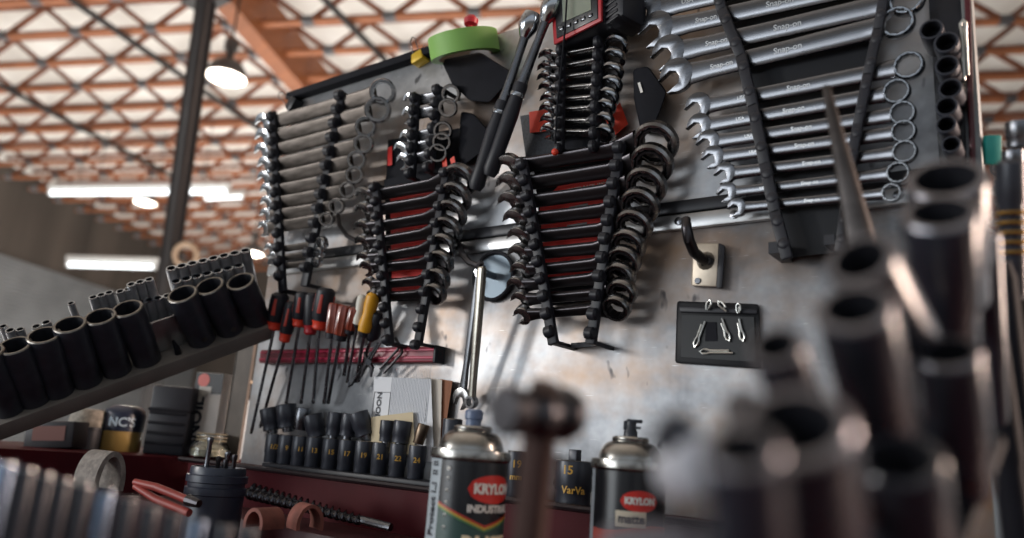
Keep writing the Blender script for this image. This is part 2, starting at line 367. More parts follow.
def wrench(name, pL, pR, tilt, Ro, Rb, w, t, ms, label, group, jaw=15, two_open=False, two_box=False, ratchet=False, txt=None, off_t=0, jawmat=None, cat='wrench', ringtilt=0, ri=0):
    X = (pR-pL).normalized(); L = (pR-pL).length; Z = NRM*cos(tilt)-ZUP*sin(tilt); Z = (Z-X*Z.dot(X)).normalized()
    o = (pL+pR)/2; m = frame(o, X, Z); th = thing(name, label, cat, m, group); hm, jm, rm = ms
    xa, xb = -L/2+Ro*.72, L/2-Rb*.86; fl, fr_ = max(1.0, 1.35*Ro/w), max(1.0, 1.45*Rb/w); lx_ = xb-xa; el, er = min(.2, 1.3*Ro/lx_), min(.2, 1.3*Rb/lx_); st = [(0, fl, 1.1), (el*.45, (fl+1)/2, 1), (el, 1.02, .95), (.5, .96, .9), (1-er, 1.02, .95), (1-er*.5, (fr_+1)/2*.97, 1.1), (1, fr_, 1.3)]
    MB().loft([[V((xa+(xb-xa)*u, y, z)) for y, z in sec(w*a, t*c, 16, .8 if txt else .45)] for u, a, c in st]).build('handle', hm, th, False)
    def jawb(side):
        R = M.Translation((side*L/2, 0, 0)) @ M.Rotation((0 if side < 0 else pi)+radians(jaw), 4, 'Z') @ M.Translation(((.1*Ro if side < 0 else .1*Rb), 0, 0))
        MB().prism(jaw_outline(Ro if side < 0 else Rb), -t*.55, t*.55, R, t*.22).build('open_jaw', jm, th, False)
    def boxb(side):
        r_ = Rb if side > 0 else Ro; b = MB(); mm = M.Translation((side*L/2, 0, 0)) @ M.Rotation(-radians(ringtilt)*side, 4, 'Y')
        ring_mesh(b, r_, r_*(ri or (.66 if not ratchet else .74)), t*(3.0 if ringtilt < -35 else 1.55), mm); ro = b.build('box_ring', rm, th, False)
        if ratchet:
            b = MB(); ring_mesh(b, r_*.75, r_*.56, t*1.35, mm, star=True); b.build('ratchet_gear', dark_handle, ro, False)
    boxb(-1) if two_box else jawb(-1)
    jawb(1) if two_open else boxb(1)
    if txt:
        for body, u, sz in txt:
            text_mb(body, sz, M.Translation((-L/2+L*u, 0, t*.47)), .0004, bold=.0001).build('stamped_lettering', mat('lettering_shine', '#b4b5b6', 1, .35), th, False)
    return th
def lerp(a, b, u): return a+(b-a)*u
def rail(parent, top, bot, off, wpx, lumps, lr, mm, name='slotted_rail', thick=.007):
    """one rail of a rack: a strip from pixel 'top' to pixel 'bot' with rounded fingers between the wrenches"""
    a, c = pan(*top, off), pan(*bot, off); d = (c-a).normalized(); wid = wpx/pxm((a+c)/2); b = MB()
    m = frame(a, d, NRM); L = (c-a).length
    b.box((L/2, 0, -thick/2), (L, wid, thick), m, .0015)
    for u in lumps:
        q = V((L*u, 0, .002))
        b.lathe([(lr*.6, -wid/2), (lr, -wid/2+lr*.3), (lr, wid/2-lr*.3), (lr*.6, wid/2)], m @ frame(q, V((0, 0, 1)), V((0, 1, 0))), 12)
    # stand-off feet to the board
    for u in (.01, .99): b.box((L*u, 0, -(off+thick*.5)/2), (wid*.35, wid*.45, off-thick*.5), m)
    return b.build(name, mm, parent)

# --- rack A: left, worn brownish wrenches with chrome ends
GA = 'combination wrenches in the leftmost rack'
rowsA = [((263,125.5),(383,92)),((263,140),(378,110)),((262,154),(366,127)),((265,167.5),(364,144)),((264.5,181),(357,160)),((267,193),(355,175)),
         ((267,205),(348,190)),((266,217),(337,206)),((264,229),(327,219)),((270,251),(322,243)),((274,259),(319,252.5)),((277,267),(317,262))]
rA = thing('wrench_rack', 'black slotted rack of the leftmost wrench set on the steel board', 'wrench rack', pan(305, 200, 0), 'black wrench racks on the board')
ms_a = (handle_steel, chrome, chrome)
for i, (l, r) in enumerate(rowsA):
    k = 1-.045*i; off = .034
    pl, pr = pan(*l, off), pan(*r, off+.004)
    wrench('combination_wrench', pl, pr, radians(22), .0200*k, .0170*k if i > 1 else .0190, (.0225 if i < 9 else .013)*(1-.02*i), .006, ms_a,
           'worn chrome combination wrench, %s from the top of the leftmost rack' % nth(i) if i else 'worn chrome combination wrench, topmost in the leftmost rack beside the board corner', GA, ringtilt=-38 if i < 9 else 0, ri=.66)
rail(rA, (271,112), (281,292), .043, 9, [.03+.074*i for i in range(13)], .0075, black_plastic)
rail(rA, (341,92), (303,286), .043, 10, [.02+.074*i for i in range(13)], .008, black_plastic)
# --- rack C: five stubby wrenches, right of A
GC = 'stubby wrenches in the small rack'
rC = thing('wrench_rack', 'small black rack of five stubby wrenches at the top of the board', 'wrench rack', pan(425, 130, 0), 'black wrench racks on the board')
rowsC = [((410,102),(451,94)),((409,116),(448,108)),((407,139),(443,131)),((401,150.5),(442,142)),((404,162),(438,153))]
for i, (l, r) in enumerate(rowsC):
    wrench('stubby_wrench', pan(*l, .034), pan(*r, .036), radians(25), .012, .0130, .0155, .006, (satin, chrome, chrome),
           'stubby chrome wrench, %s in the small rack of five' % ('topmost' if i == 0 else nth(i)+' from the top'), GC, ringtilt=-36, ri=.66)
rail(rC, (415,94), (410,178), .043, 8, [.05+.15*i for i in range(7)], .0075, black_plastic)
rail(rC, (438,86), (428,172), .043, 8, [.05+.15*i for i in range(7)], .0075, black_plastic)
b = MB(); b.add([pan(388,140,.003), pan(460,128,.003), pan(455,186,.003), pan(386,182,.003), pan(388,140,.006), pan(460,128,.006), pan(455,186,.006), pan(386,182,.006)], [(0,1,2,3),(4,5,6,7),(0,1,5,4),(1,2,6,5),(2,3,7,6),(3,0,4,7)])
b.build('backing_card', black_matte, rC)
def quad_card(parent, name, px, o0, o1, m, bev=0):
    vs = [pan(*p, o0) for p in px]+[pan(*p, o1) for p in px]; n = len(px)
    return MB().add(vs, [tuple(range(n)), tuple(range(n, 2*n))]+[(i, (i+1) % n, n+(i+1) % n, n+i) for i in range(n)], None, bev).build(name, m, parent)
quad_card(rC, 'red_tab', [(387.5,148),(392,146),(392,165),(387.5,166)], .006, .010, red_card)
quad_card(rC, 'red_tab', [(442,160),(446,157),(448,172),(443,174)], .03, .033, orange_red)
quad_card(rC, 'red_tab', [(450,159),(454,156),(457,170),(453,173)], .03, .033, orange_red)
# --- rack B: ratcheting wrenches over a red card, left of the long ratchets
GB = 'ratcheting wrenches in the second rack'
rB = thing('wrench_rack', 'black rack with red card holding the ratcheting wrenches above the red screwdriver rail', 'wrench rack', pan(410, 250, 0), 'black wrench racks on the board')
ms_d = (dark_handle, dark_chrome, dark_chrome)
rowsB = [((364,197),(460,180)),((364,212),(456,197)),((363,229),(452,214)),((363,244),(448,230)),((365,260),(444,246)),((368,268),(441,262)),((370,285),(438,279)),((374,297),(435,293))]
for i, (l, r) in enumerate(rowsB):
    k = 1-.045*i
    wrench('ratcheting_wrench', pan(*l, .036), pan(*r, .036), radians(42), .0155*k, .0228*k, .0170*k, .0080, ms_d,
           'dark ratcheting wrench, %s in the rack left of the long ratchets' % ('topmost' if i == 0 else nth(i)+' from the top'), GB, ratchet=True, jaw=18)
rail(rB, (374,183), (388,345), .047, 8.5, [.03+.094*i for i in range(11)], .0062, black_plastic)
rail(rB, (446,166), (416,345), .047, 9, [.04+.096*i for i in range(11)], .0062, black_plastic)
quad_card(rB, 'label_card', [(390,196),(436,188),(430,288),(392,292)], .012, .014, red_card)
quad_card(rB, 'back_strip', [(384,180),(442,166),(424,300),(388,302)], .009, .012, black_matte)
for k_, (x, y) in enumerate([(404,219),(410,232),(408,249)]):
    p = pan(x, y, .0145); text_mb('WRENCH RACK'[:11], .010, frame(p, XR, NRM), .0002).build('card_print', mat('faded_print', '#d77b72', 0, .6), rB)
# --- rack D: the long centre set
GD = 'ratcheting wrenches in the centre rack'
rD = thing('wrench_rack', 'long black rack with red printed strips holding the centre ratcheting wrench set', 'wrench rack', pan(570, 250, 0), 'black wrench racks on the board')
rowsD = [((509,168),(656,143)),((509,186),(652,164)),((510,204),(646,186)),((515,221),(640,206)),((519,238),(634,226)),((519,255),(628,245)),((521,271.5),(624,261)),((517,286),(620,276)),((521,300),(622,292)),((523,315),(617,307))]
for i, (l, r) in enumerate(rowsD):
    k = 1-.042*i
    wrench('ratcheting_wrench', pan(*l, .036), pan(*r, .036), radians(42), .0175*k, .0245*k, .0178*k, .0085, ms_d,
           'dark ratcheting wrench, %s in the centre rack above the fallen shadow' % (nth(i)+' from the top') if 0 < i < 9 else ('dark ratcheting wrench, topmost and largest in the centre rack' if i == 0 else 'small dark ratcheting wrench, lowest in the centre rack'), GD, ratchet=True, jaw=18)
rail(rD, (521,160), (552,344), .048, 10.5, [.03+.091*i for i in range(11)], .0064, black_plastic)
rail(rD, (620,140), (589,344), .048, 11, [.04+.091*i for i in range(11)], .0066, black_plastic)
quad_card(rD, 'back_strip', [(534,170),(612,150),(596,300),(548,306)], .009, .012, black_matte)
def strip(px, label=None): return quad_card(rD, 'label_strip', px, .012, .0145, red_card)
strip([(545,200),(611,186),(609,176),(560,184)]); strip([(539,217),(607,202),(606,196),(540,205)])
for y0, y1, x0, x1 in ((222,233,541,604),(238,250,543,602),(255,266,545,600),(271,281,547,598)):
    strip([(x0,y1+1),(x1,y1-7),(x1,y0-7),(x0,y0+1)])
p = pan(579, 188.6, .0148); q = pan(600, 184.6, .0148)
text_mb('21 SIDE WORKER RACK, WORK', .0060, frame(p, (q-p), NRM), .0002, bold=.0001).build('strip_lettering', white_ink, rD)
p = pan(556, 211, .0148); text_mb('WRENCH', .006, frame(p, XR, NRM), .0002).build('strip_lettering', mat('faded_print', '#d77b72'), rD)
quad_card(rD, 'grey_patch', [(569,212),(588,208),(588,203),(569,207)], .0145, .015, mat('grey_print', '#8d8d90', 0, .6))
quad_card(rD, 'grey_patch', [(567,231),(587,228),(587,222),(567,225)], .0145, .015, mat('grey_print', '#8d8d90', 0, .6))
quad_card(rD, 'foot_bar', [(571,348),(598,346),(598,341),(571,343)], .0, .02, black_plastic)
# --- rack E: small bright wrenches under the meter
GE = 'small wrenches under the digital meter'
rE = thing('wrench_rack', 'small black rack of bright midget wrenches under the digital meter', 'wrench rack', pan(580, 95, 0), 'black wrench racks on the board')
rowsE = [((547,58),(617,45)),((546,70),(614,58)),((546,80),(612,72)),((547,90),(611,85)),((549,101),(608,97)),((548,111),(605,108)),((549,122),(604,121)),((549,132),(604,133))]
for i, (l, r) in enumerate(rowsE):
    wrench('small_wrench', pan(*l, .034), pan(*r, .034), radians(58), .0115, .0145-.0003*i, .0085, .006, (dark_chrome, chrome, chrome),
           'small bright wrench, %s in the rack under the digital meter' % ('topmost' if i == 0 else nth(i)+' from the top'), GE, ratchet=True)
rail(rE, (561,46), (559,148), .044, 7, [.05+.12*i for i in range(9)], .0064, black_plastic)
rail(rE, (599,38), (594,146), .044, 8, [.05+.12*i for i in range(9)], .0075, black_plastic)
quad_card(rE, 'back_strip', [(556,44),(602,34),(598,148),(556,150)], .005, .018, black_matte)
quad_card(rE, 'red_tab', [(529,112),(552,108),(552,130),(530,133)], .006, .012, orange_red)
quad_card(rE, 'red_tab', [(606,120),(620,102),(628,124),(612,138)], .006, .012, orange_red)
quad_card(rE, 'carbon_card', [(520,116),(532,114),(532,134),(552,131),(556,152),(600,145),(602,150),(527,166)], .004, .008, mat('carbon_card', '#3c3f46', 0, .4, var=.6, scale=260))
# --- rack F: the big flat set at the right
GF = 'lettered combination wrenches in the right rack'
rF = thing('wrench_rack', 'black tray rack of the big flat wrench set at the right of the board', 'wrench rack', pan(800, 130, 0), 'black wrench racks on the board')
rowsF = [((644,12),(909,-48)),((656,31),(905,-24)),((668,54),(907,0)),((676,77),(898,23)),((698,107),(909,66)),((699,127),(897,92)),((708,143),(903,113.5)),((713,158),(904,132)),((725,174),(905,152)),((727,193),(898.5,173)),((737,208),(892,193))]
for i, (l, r) in enumerate(rowsF):
    big = i < 4; k = 1-.06*(i-4)
    Ro = [.0215, .0205, .0195, .0190][i] if big else .0142*k
    Rb = [.0165, .016, .0152, .0146][i] if big else [.0128, .0116, .011, .0105, .0104, .0098, .0084][i-4]
    pl, pr = pan(*l, .028), pan(*r, .030)
    lab = ('large polished combination wrench, %s of the four big ones at the upper right' % ['topmost', 'second', 'third', 'lowest'][i]) if big else \
          ('polished combination wrench, %s of the seven smaller ones in the right rack' % ['topmost', 'second', 'third', 'fourth', 'fifth', 'sixth', 'lowest'][i-4])
    wrench('combination_wrench', pl, pr, radians(8), Ro, Rb, (.0205 if big else .0160*k), .0075 if big else .0065, (satin, satin, chrome), lab, GF, jaw=32, ri=.74,
           txt=[('Snap-on', .55 if big else .52, .0085 if big else .0068*k), ('Snap-on' if big else 'USA', .24, .0075 if big else .005*k)] if i else [('USA', .2, .0075)])
def frail(px, o1, wid, mm):
    b = MB()
    for (p, q) in zip(px, px[1:]):
        a, c = pan(*p, .038), pan(*q, .038); d = c-a; b.box((d.length/2, 0, 0), (d.length+.004, wid, .006), frame(a, d, NRM), .0015)
    L = len(px)
    for (p, q) in zip(px, px[1:]):
        for u in (.2, .7):
            c = pan(lerp(p[0], q[0], u), lerp(p[1], q[1], u), .040); b.ball(c, wid*.55, 6, (1, .4, 1))
    c = pan(*px[-1], 0); b.box((c.x, -.019, c.z), (wid, .038, wid)); return b.build('slotted_rail', mm, rF)
frail([(714,-20),(722,10),(741,56),(753,106),(765,164),(775,212),(787,257)], .027, .011, black_plastic)
frail([(888,-25),(878,30),(868,75),(858,125),(851,165),(845,212),(840,250)], .027, .009, black_plastic)
quad_card(rF, 'tray_plate', [(714,-20),(741,56),(765,164),(787,258),(838,252),(858,125),(872,70),(890,-40)], .002, .016, mat('grey_black_tray', '#1c1e23', 0, .55, var=.2, spec=.25))
# --- two long flex-head ratchets leaning across between racks
def long_ratchet(p0, p1, g1, label):
    a, c, g = pan(*p0, .055), pan(*p1, .05), pan(*g1, .045); t = thing('flex_head_ratchet', label, 'ratchet', a, 'long flex-head ratchets')
    d = (c-a).normalized(); m = along(a, c); b = MB()
    b.lathe([(.003, -.012), (.010, -.010), (.0125, -.002), (.0125, .008), (.009, .016), (.006, .022)], m, 18); hd = b.build('ratchet_head', chrome, t)
    MB().lathe([(.004, 0), (.0045, .003), (.0045, .012)], frame(a, d, (NRM-d*NRM.dot(d))), 4).build('square_drive', satin, hd)
    L = (c-a).length; MB().lathe([(.0058, .018), (.0052, L*.4), (.0062, L*.8), (.0075, L*.97), (.0075, L)], m, 14).build('shank', satin, t)
    G = (g-c).length; m2 = along(c, g)
    MB().lathe([(.008, -.006), (.0088, 0), (.0082, G*.1), (.0098, G*.3), (.0092, G*.7), (.0102, G*.93), (.007, G)], m2, 16).build('grip', black_plastic, t)
    MB().lathe([(.0093, G*.06), (.0095, G*.08), (.0093, G*.1)], m2, 16).build('collar', chrome, t)
long_ratchet((552,5), (520,88), (489,176), 'long chrome flex-head ratchet with black grip touching the digital meter')
long_ratchet((530,21), (502,106), (475,190), 'long chrome flex-head ratchet with black grip, the one nearer the green tape')
# ---------------------------------------------------------------- red tool chest carrying the board
LZ, FZ, LY = 1.197, 1.075, -.058
ch = thing('tool_chest', 'dark red steel tool chest under the board with a raised back ledge', 'tool chest', V((-.6, -.35, 0)))
lipA, lipB = V((-1.22, -.26, LZ)), V((-1.105, .06, LZ))
MB().box((-.52, -.24, FZ/2), (1.68, 1.1, FZ), None, .004).build('body', red_paint, ch)
MB().box((-.535, LY/2+.01, (LZ+FZ)/2), (1.09, -LY+.02, LZ-FZ), None, .002).build('back_ledge', red_paint, ch)
MB().prism([(-1.5, -.9), (lipA.x-.2, -.9), (lipA.x, lipA.y), (lipB.x, lipB.y), (lipB.x, .14), (-1.5, .14)], 1.0, LZ, None, .002).build('side_ledge', red_paint, ch)
MB().box((-.78, LY-.045, 1.11), (.62, .09, .07), None, .002).build('till_step', mat('dark_red_liner', '#3a1118', 0, .5), ch)
b = MB(); b.tube([V((-1.1, LY-.002, LZ)), V((-.06, LY-.002, LZ))], .0035, 8); b.build('rolled_edge', mat('dark_edge', '#241a1e', .3, .35), ch)

# ---------------------------------------------------------------- socket row on the ledge
def socket(name, base, up, R, H, label, group, cat='socket', body=black_oxide, rim=worn_edge, hexr=.66, marks=None, hole=False, n=22, rimw=.0, dark=True):
    m = frame(base, (XR-up*XR.dot(up)), up); t = thing(name, label, cat, m, group)
    MB().lathe([(R*.55, 0), (R*.88, .0), (R*.92, H*.02), (R*.92, H*.3), (R, H*.36), (R, H*.965), (R*.985, H*.985)], None, n, False).build('body', body, t, False)
    b = MB(); k = 24; prof = [(R*.985, H*.985), (R*.93, H), (R*hexr*1.12, H), (R*hexr, H*.975), (R*hexr, H*.55), (R*.3, H*.5), (.0001, H*.5)]
    rings = [[V((r*(1+(.09 if (j in (3, 4) and i % 4 == 0) else 0))*cos(2*pi*i/k), r*(1+(.09 if (j in (3, 4) and i % 4 == 0) else 0))*sin(2*pi*i/k), h)) for i in range(k)] for j, (r, h) in enumerate(prof)]
    b.loft(rings[:3], None, False); b.build('worn_rim', rim, t, False)
    b = MB(); b.loft(rings[2:], None, False); b.build('bore', black_matte, t, False)
    if hole:
        MB().lathe([(.0001, 0), (R*.17, 0), (R*.2, R*.02), (.0001, R*.03)], M.Rotation(hole, 4, 'Z') @ frame(V((0, -R*.93, H*.16)), XR, V((0, -1, 0))), 12).build('detent_hole', mat('hole_edge', '#6f6a66', 1, .4), t, False)
    return t
def facing(p): return (CAM-p)
lx = [271,284,298,312,329,345,362,379,397,416]
marks = ['1/2', '9', '11', '13', '15', '17', '19', '21', '22', '24']
rl = MB(); ra, rb_ = V((pan(262,466,.05).x, LY*.55, LZ)), V((pan(436,492,.05).x, LY*.55, LZ))
rl.box(((ra.x+rb_.x)/2, LY*.5, LZ+.004), (rb_.x-ra.x, .044, .008), None, .0015)
tag(rl.build('socket_rail', black_plastic), 'black plastic rail under the row of short sockets on the red ledge', 'socket rail')
GL = 'short black sockets with yellow marks on the ledge rail'
for i, x in enumerate(lx):
    p = pan(x, 468, .028); p.z = LZ+.008; s_ = pxm(p); R = 8.9/s_; H = .039
    t = socket('impact_socket', p, ZUP, R, H, 'short black socket with yellow marking, %s from the left on the ledge rail' % nth(i), GL)
    d = facing(p); ang = atan2(d.x, -d.y)
    text_mb(marks[i], .0085, M.Rotation(ang, 4, 'Z') @ M.Translation((0, 0, H*.55)), .0002, bend=R*1.004, bold=.0002).build('size_mark', gold_ink, t, False)
GT = 'loose swivel sockets lying on the ledge sockets'
lid = [(271,419,-16,9.8,22),(287,416,-12,10.2,23),(302,419,2,7.5,22),(315,426,-18,10,23),(335,424,2,8.5,23),(349,425,3,8.5,22),(362,424,-24,10,24),(387,431,0,7.5,21),(402,432,3,9.5,22),(421,434,12,6,20)]
names = ['black impact socket tipped left at the left end atop the ledge row', 'black impact socket leaning on the leftmost tipped one above the ledge row', 'slim steel socket standing behind the tipped ones above the ledge row',
 'black impact socket tilted left, beside the slim steel one above the ledge row', 'black socket standing upright on the fourth and fifth ledge sockets', 'black socket with a chrome glint standing upright near the white paper', 'black impact socket tilted sharply right in front of the white paper',
 'black socket standing in front of the beige card', 'wide black socket standing right of centre before the papers', 'slim brown steel socket tilted at the right end of the ledge row']
for i, (x, y, tilt, hw, h) in enumerate(lid):
    p = pan(x, y, .028); s_ = pxm(p); up = (ZUP*cos(radians(tilt)) - V((cos(YAW), sin(YAW), 0))*(-sin(radians(tilt)))*-1 if False else ZUP*cos(radians(tilt)) + V((cos(YAW), sin(YAW), 0))*sin(radians(tilt)))
    base = p - up*(h/2/s_); 
    t = socket('impact_socket', base, up, hw/s_, h/s_, names[i], GT, body=(satin if i == 2 else mat('brown_steel', '#6b5c4e', .9, .35) if i == 9 else black_oxide))
    if i not in (2, 9): MB().lathe([(hw/s_*.5, -.006), (hw/s_*.55, 0)], None, 14).build('drive_collar', satin, t, False)
# sockets right of the first can
GR = 'big black sockets on the ledge behind the cans'
def bigsock(x, y0, y1, hw, off, label, mk=None, knob=False):
    p = pan(x, y1, off); p.z = LZ; s_ = pxm(p); H = (y1-y0)/s_; t = socket('impact_socket', p, ZUP, hw/s_, H, label, GR)
    ang = atan2(facing(p).x, -facing(p).y)
    for (tx, u, sz, sh) in (mk or []):
        text_mb(tx, sz, M.Rotation(ang+sh, 4, 'Z') @ M.Translation((0, 0, H*u)), .0002, bend=hw/s_*1.004, bold=.0002).build('size_mark', gold_ink, t, False)
    if knob: MB().box((0, 0, H+.004), (.010, .010, .014), None, .001).build('drive_end', black_oxide, t, False)
bigsock(447, 418, 488, 10, .03, 'tall plain black deep socket on the ledge left of the tall can')
bigsock(514, 456, 502, 10, .028, 'black socket with yellow marks just right of the tall can', [('19', .72, .011, 0), ('mm', .45, .009, 0)])
bigsock(534, 460, 505, 9, .028, 'black socket half hidden behind the hammer handle', [('Var', .4, .009, .2)])
bigsock(572, 467, 511, 19, .034, 'wide black socket marked fifteen in yellow between hammer and second can', [('15', .78, .012, -.35), ('VarVa', .35, .010, .0)], True)

# ---------------------------------------------------------------- papers leaning on the board
paper = mat('white_paper', '#dcdee2', 0, .75); beige = mat('beige_card', '#c9b99a', 0, .75); brown = mat('brown_cardboard', '#8a5a41', 0, .8)
def leaf(name, px, o0, o1, m, label, cat):
    n = len(px); offs = o0 if isinstance(o0, (list, tuple)) else [o0]*n
    vs = [pan(*p, a) for p, a in zip(px, offs)]+[pan(*p, a+o1) for p, a in zip(px, offs)]
    c = sum(vs, V())/len(vs); t = thing(name, label, cat, c)
    MB().add(vs, [tuple(range(n)), tuple(range(n, 2*n))]+[(i, (i+1) % n, n+(i+1) % n, n+i) for i in range(n)]).build('sheet', m, t); return t
leaf('cardboard_sheet', [(440,379),(452.5,381),(447,418),(437,460),(428,460)], .006, .003, brown, 'brown cardboard sheet standing behind the white paper stack', 'cardboard')
leaf('paper_sheet', [(424,377),(442,380),(440,460),(424,460)], .010, .002, mat('cream_paper', '#c8bfb4', 0, .8), 'cream sheet between the white paper and the brown cardboard', 'paper')
t = leaf('paper_stack', [(374,376.5),(431,379),(434,462),(371,458)], .014, .004, paper, 'white printed paper stack leaning on the board behind the ledge sockets', 'paper')
MB()
p = pan(378.5, 404, .0186); text_mb('NOOI', .0115, frame(p, -ZUP, NRM), .0001, bold=.0003).build('print', dark_ink, t)
b = MB(); c0, c1 = pan(374.5, 392, .0186), pan(388, 417, .0186)
for q, s_ in (((c0.x, c1.z), (.0006, 0)), ):
    for (cx, cz, w_, h_) in ((c0.x, (c0.z+c1.z)/2, .0006, c0.z-c1.z), (c1.x, (c0.z+c1.z)/2, .0006, c0.z-c1.z), ((c0.x+c1.x)/2, c0.z, c1.x-c0.x, .0006)): b.box((cx, -.0186, cz), (w_, .0004, h_))
b.build('print_frame', dark_ink, t)
b = MB()
for i in range(26):
    xx = lerp(pan(390, 400, .0185).x, pan(428, 400, .0185).x, i/25); b.box((xx, -.0184, 1.305), (.0004, .0003, .075))
b.build('ruled_lines', mat('faint_print', '#aab0ba', 0, .7), t)
p = pan(426, 412, .0186); text_mb('.. --- -- .- --- ..', .006, frame(p, -ZUP, NRM), .0001).build('print', dark_ink, t)
leaf('beige_card', [(371,417),(413,412),(415,455),(371,452)], .021, .003, beige, 'small beige card standing in front of the white paper', 'card')

# ---------------------------------------------------------------- dark red magnetic rail with screwdrivers
rz = pan(430, 354.5, .012).z; xr = pan(441, 354, .008).x; xl = pan(264, 356, .008).x
t = thing('magnetic_rail', 'dark red magnetic tool rail fixed across the lower board', 'tool rail', V(((xl+xr)/2, 0, rz)))
b = MB(); b.box(((xl+xr)/2, -.008, rz), (xr-xl, .016, .020), None, .002); b.build('channel', dark_red, t)
for dz in (.0055, -.0045): MB().box(((xl+xr)/2, -.0165, rz+dz), (xr-xl-.004, .003, .0035), None, .0008).build('ridge', mat('dark_red_plastic_light', '#b0284a', 0, .35), t)
MB().box((xr-.002, -.009, rz), (.004, .019, .022), None, .001).build('end_cap', black_plastic, t)
GS = 'screwdrivers hanging on the red magnetic rail'
amber = mat('amber_brown_handle', '#8a3d2c', 0, .25, var=.35, scale=60, coat=.4)
def driver(h0, h1, tip, R, style, label, off=.038):
    a, c, e = pan(*h0, off), pan(*h1, off-.006), pan(*tip, .016); R *= 1.2; m = along(c, a); H = (a-c).length
    t = thing('screwdriver', label, 'screwdriver', m, GS); n = 18
    if style in ('grip', 'slim'):
        MB().lathe([(R*.5, 0), (R*.72, H*.05), (R*.66, H*.14), (R*.98, H*.3), (R, H*.75), (R*.94, H*.93), (R*.6, H)], None, n).build('handle', black_plastic, t, False)
        b = MB(); b.lathe([(R*.6, H*.005), (R*.79, H*.05), (R*.76, H*.14), (R*.92, H*.22)], None, n, False)
        b.build('red_collar', orange_red if style == 'grip' else red_plastic, t, False)
        if style == 'grip':
            for k in range(4): MB().prism([(-R*.24, H*.40), (R*.24, H*.40), (R*.16, H*.84), (-R*.16, H*.84)], R*.86, R*1.04, M.Rotation(k*pi/2+.5, 4, 'Z') @ M(((1,0,0,0),(0,0,-1,0),(0,1,0,0),(0,0,0,1))), R*.08).build('red_inlay', mat('muted_red_rubber', '#a83325', 0, .5), t, False)
    elif style == 'amber':
        rr = []
        for r, h in [(R*.6, 0), (R*.95, H*.08), (R, H*.2), (R, H*.93), (R*.8, H)]: rr.append([V((r*(1-.13*(k % 2))*cos(2*pi*k/20), r*(1-.13*(k % 2))*sin(2*pi*k/20), h)) for k in range(20)])
        MB().loft(rr).build('fluted_handle', amber, t, False)
        MB().lathe([(R*.55, -H*.12), (R*.9, -H*.1), (R*.95, H*.06)], None, n).build('collar', black_plastic, t, False)
    else:
        mm = {'white': mat('white_handle', '#d6d3c8', 0, .4), 'yellow': mat('yellow_handle', '#d89a1c', 0, .4), 'black': black_plastic}[style]
        MB().lathe([(R*.5, 0), (R*.95, H*.04), (R*1.05, H*.2), (R*.85, H*.45), (R, H*.7), (R*.95, H*.92), (R*.55, H)], None, n).build('handle', mm, t, False)
        MB().lathe([(R*.45, -H*.1), (R*.62, -H*.04), (R*.7, H*.03)], None, n).build('collar', black_plastic, t, False)
    b = MB(); rs = .0024 if R > .008 else .0019; d = (e-c); q = c+d*.93
    b.cyl(c, q, rs, rs, 10); b.build('shaft', satin, t)
    b = MB(); b.loft([[q+V((cos(k*pi/4)*rs*wx, sin(k*pi/4)*rs*wy, 0)) + d*.07*u for k in range(8)] for u, wx, wy in ((0, 1, 1), (.5, 1.6, .7), (1, 1.3, .25))]); b.build('blade', satin, t)
driver((281,293),(274,330),(251,434),.0115,'grip','black and red screwdriver, leftmost on the red rail')
driver((293,302),(284,342),(260,428),.0085,'grip','slender black screwdriver with red collar, hung lower than its neighbours')
driver((304,292),(299,327),(286,404),.0105,'grip','third screwdriver from the left, with a big red patch at its neck')
driver((313,293),(310,335),(301,404),.0095,'slim','mostly black screwdriver between two red patched ones')
driver((327,288),(319,330),(313,404),.0115,'grip','tall black and red screwdriver nearest the brown fluted handles')
driver((336,303),(332,335),(324,404),.0085,'amber','brown fluted screwdriver, left one of the three')
driver((346,305),(340,337),(328,404),.0085,'amber','brown fluted screwdriver, middle one of the three', .042)
driver((355,308),(350,331),(344,376),.007,'amber','brown fluted screwdriver, right one beside the white handle')
driver((363,295),(357,325),(347,383),.0058,'white','white handled screwdriver beside the yellow one')
driver((374,293),(364,333),(356,383),.0078,'yellow','yellow handled screwdriver on the red rail',.042)
driver((380,312),(371,338),(358,382),.0085,'black','short black handled screwdriver behind the yellow one', .03)
GK = 'hooked picks on the red magnetic rail'
for i, (p, q, lab) in enumerate([((384,337),(356,383),'thin steel pick with hooked tip right of the yellow screwdriver'), ((378,343),(350,388),'thin steel pick crossing just below the yellow screwdriver')]):
    a, c = pan(*p, .03), pan(*q, .02); d = (c-a).normalized(); s_ = d.cross(NRM)
    tag(MB().tube([a, a.lerp(c, .5), a.lerp(c, .93), c+s_*.003, c+s_*.008-d*.004], .0016, 8).build('hooked_pick', satin), lab, 'pick', GK)
GH = 'hex keys on the red magnetic rail'
for i, (p, q) in enumerate([((400,347),(380,369)), ((403,352),(384,373))]):
    a, c = pan(*p, .022), pan(*q, .02); d = (c-a).normalized(); s_ = d.cross(NRM)
    tag(MB().tube([a+s_*.016, a+s_*.005, a+s_*.001+d*.001, a+d*.005, c], .0018, 6).build('hex_key', dark_handle), ['black hex key at the right of the red rail, upper of the pair', 'black hex key at the right of the red rail, lower of the pair'][i], 'hex key', GH)
# small pliers hanging between the picks
pl = pan(368, 362, .024); t = thing('small_pliers', 'small black pliers hanging open below the red rail', 'pliers', pl); 
for s_ in (-1, 1): MB().tube([pan(368+s_*3, 352, .024), pan(368+s_*2, 357, .024), pan(368, 362, .024), pan(368-s_*4, 368, .024), pan(366-s_*5, 377, .024)], [.0022, .003, .0042, .003, .0015], 8).build('arm', dark_handle, t)
MB().cyl(pan(368, 362, .021), pan(368, 362, .029), .004, n=12).build('rivet', satin, t)

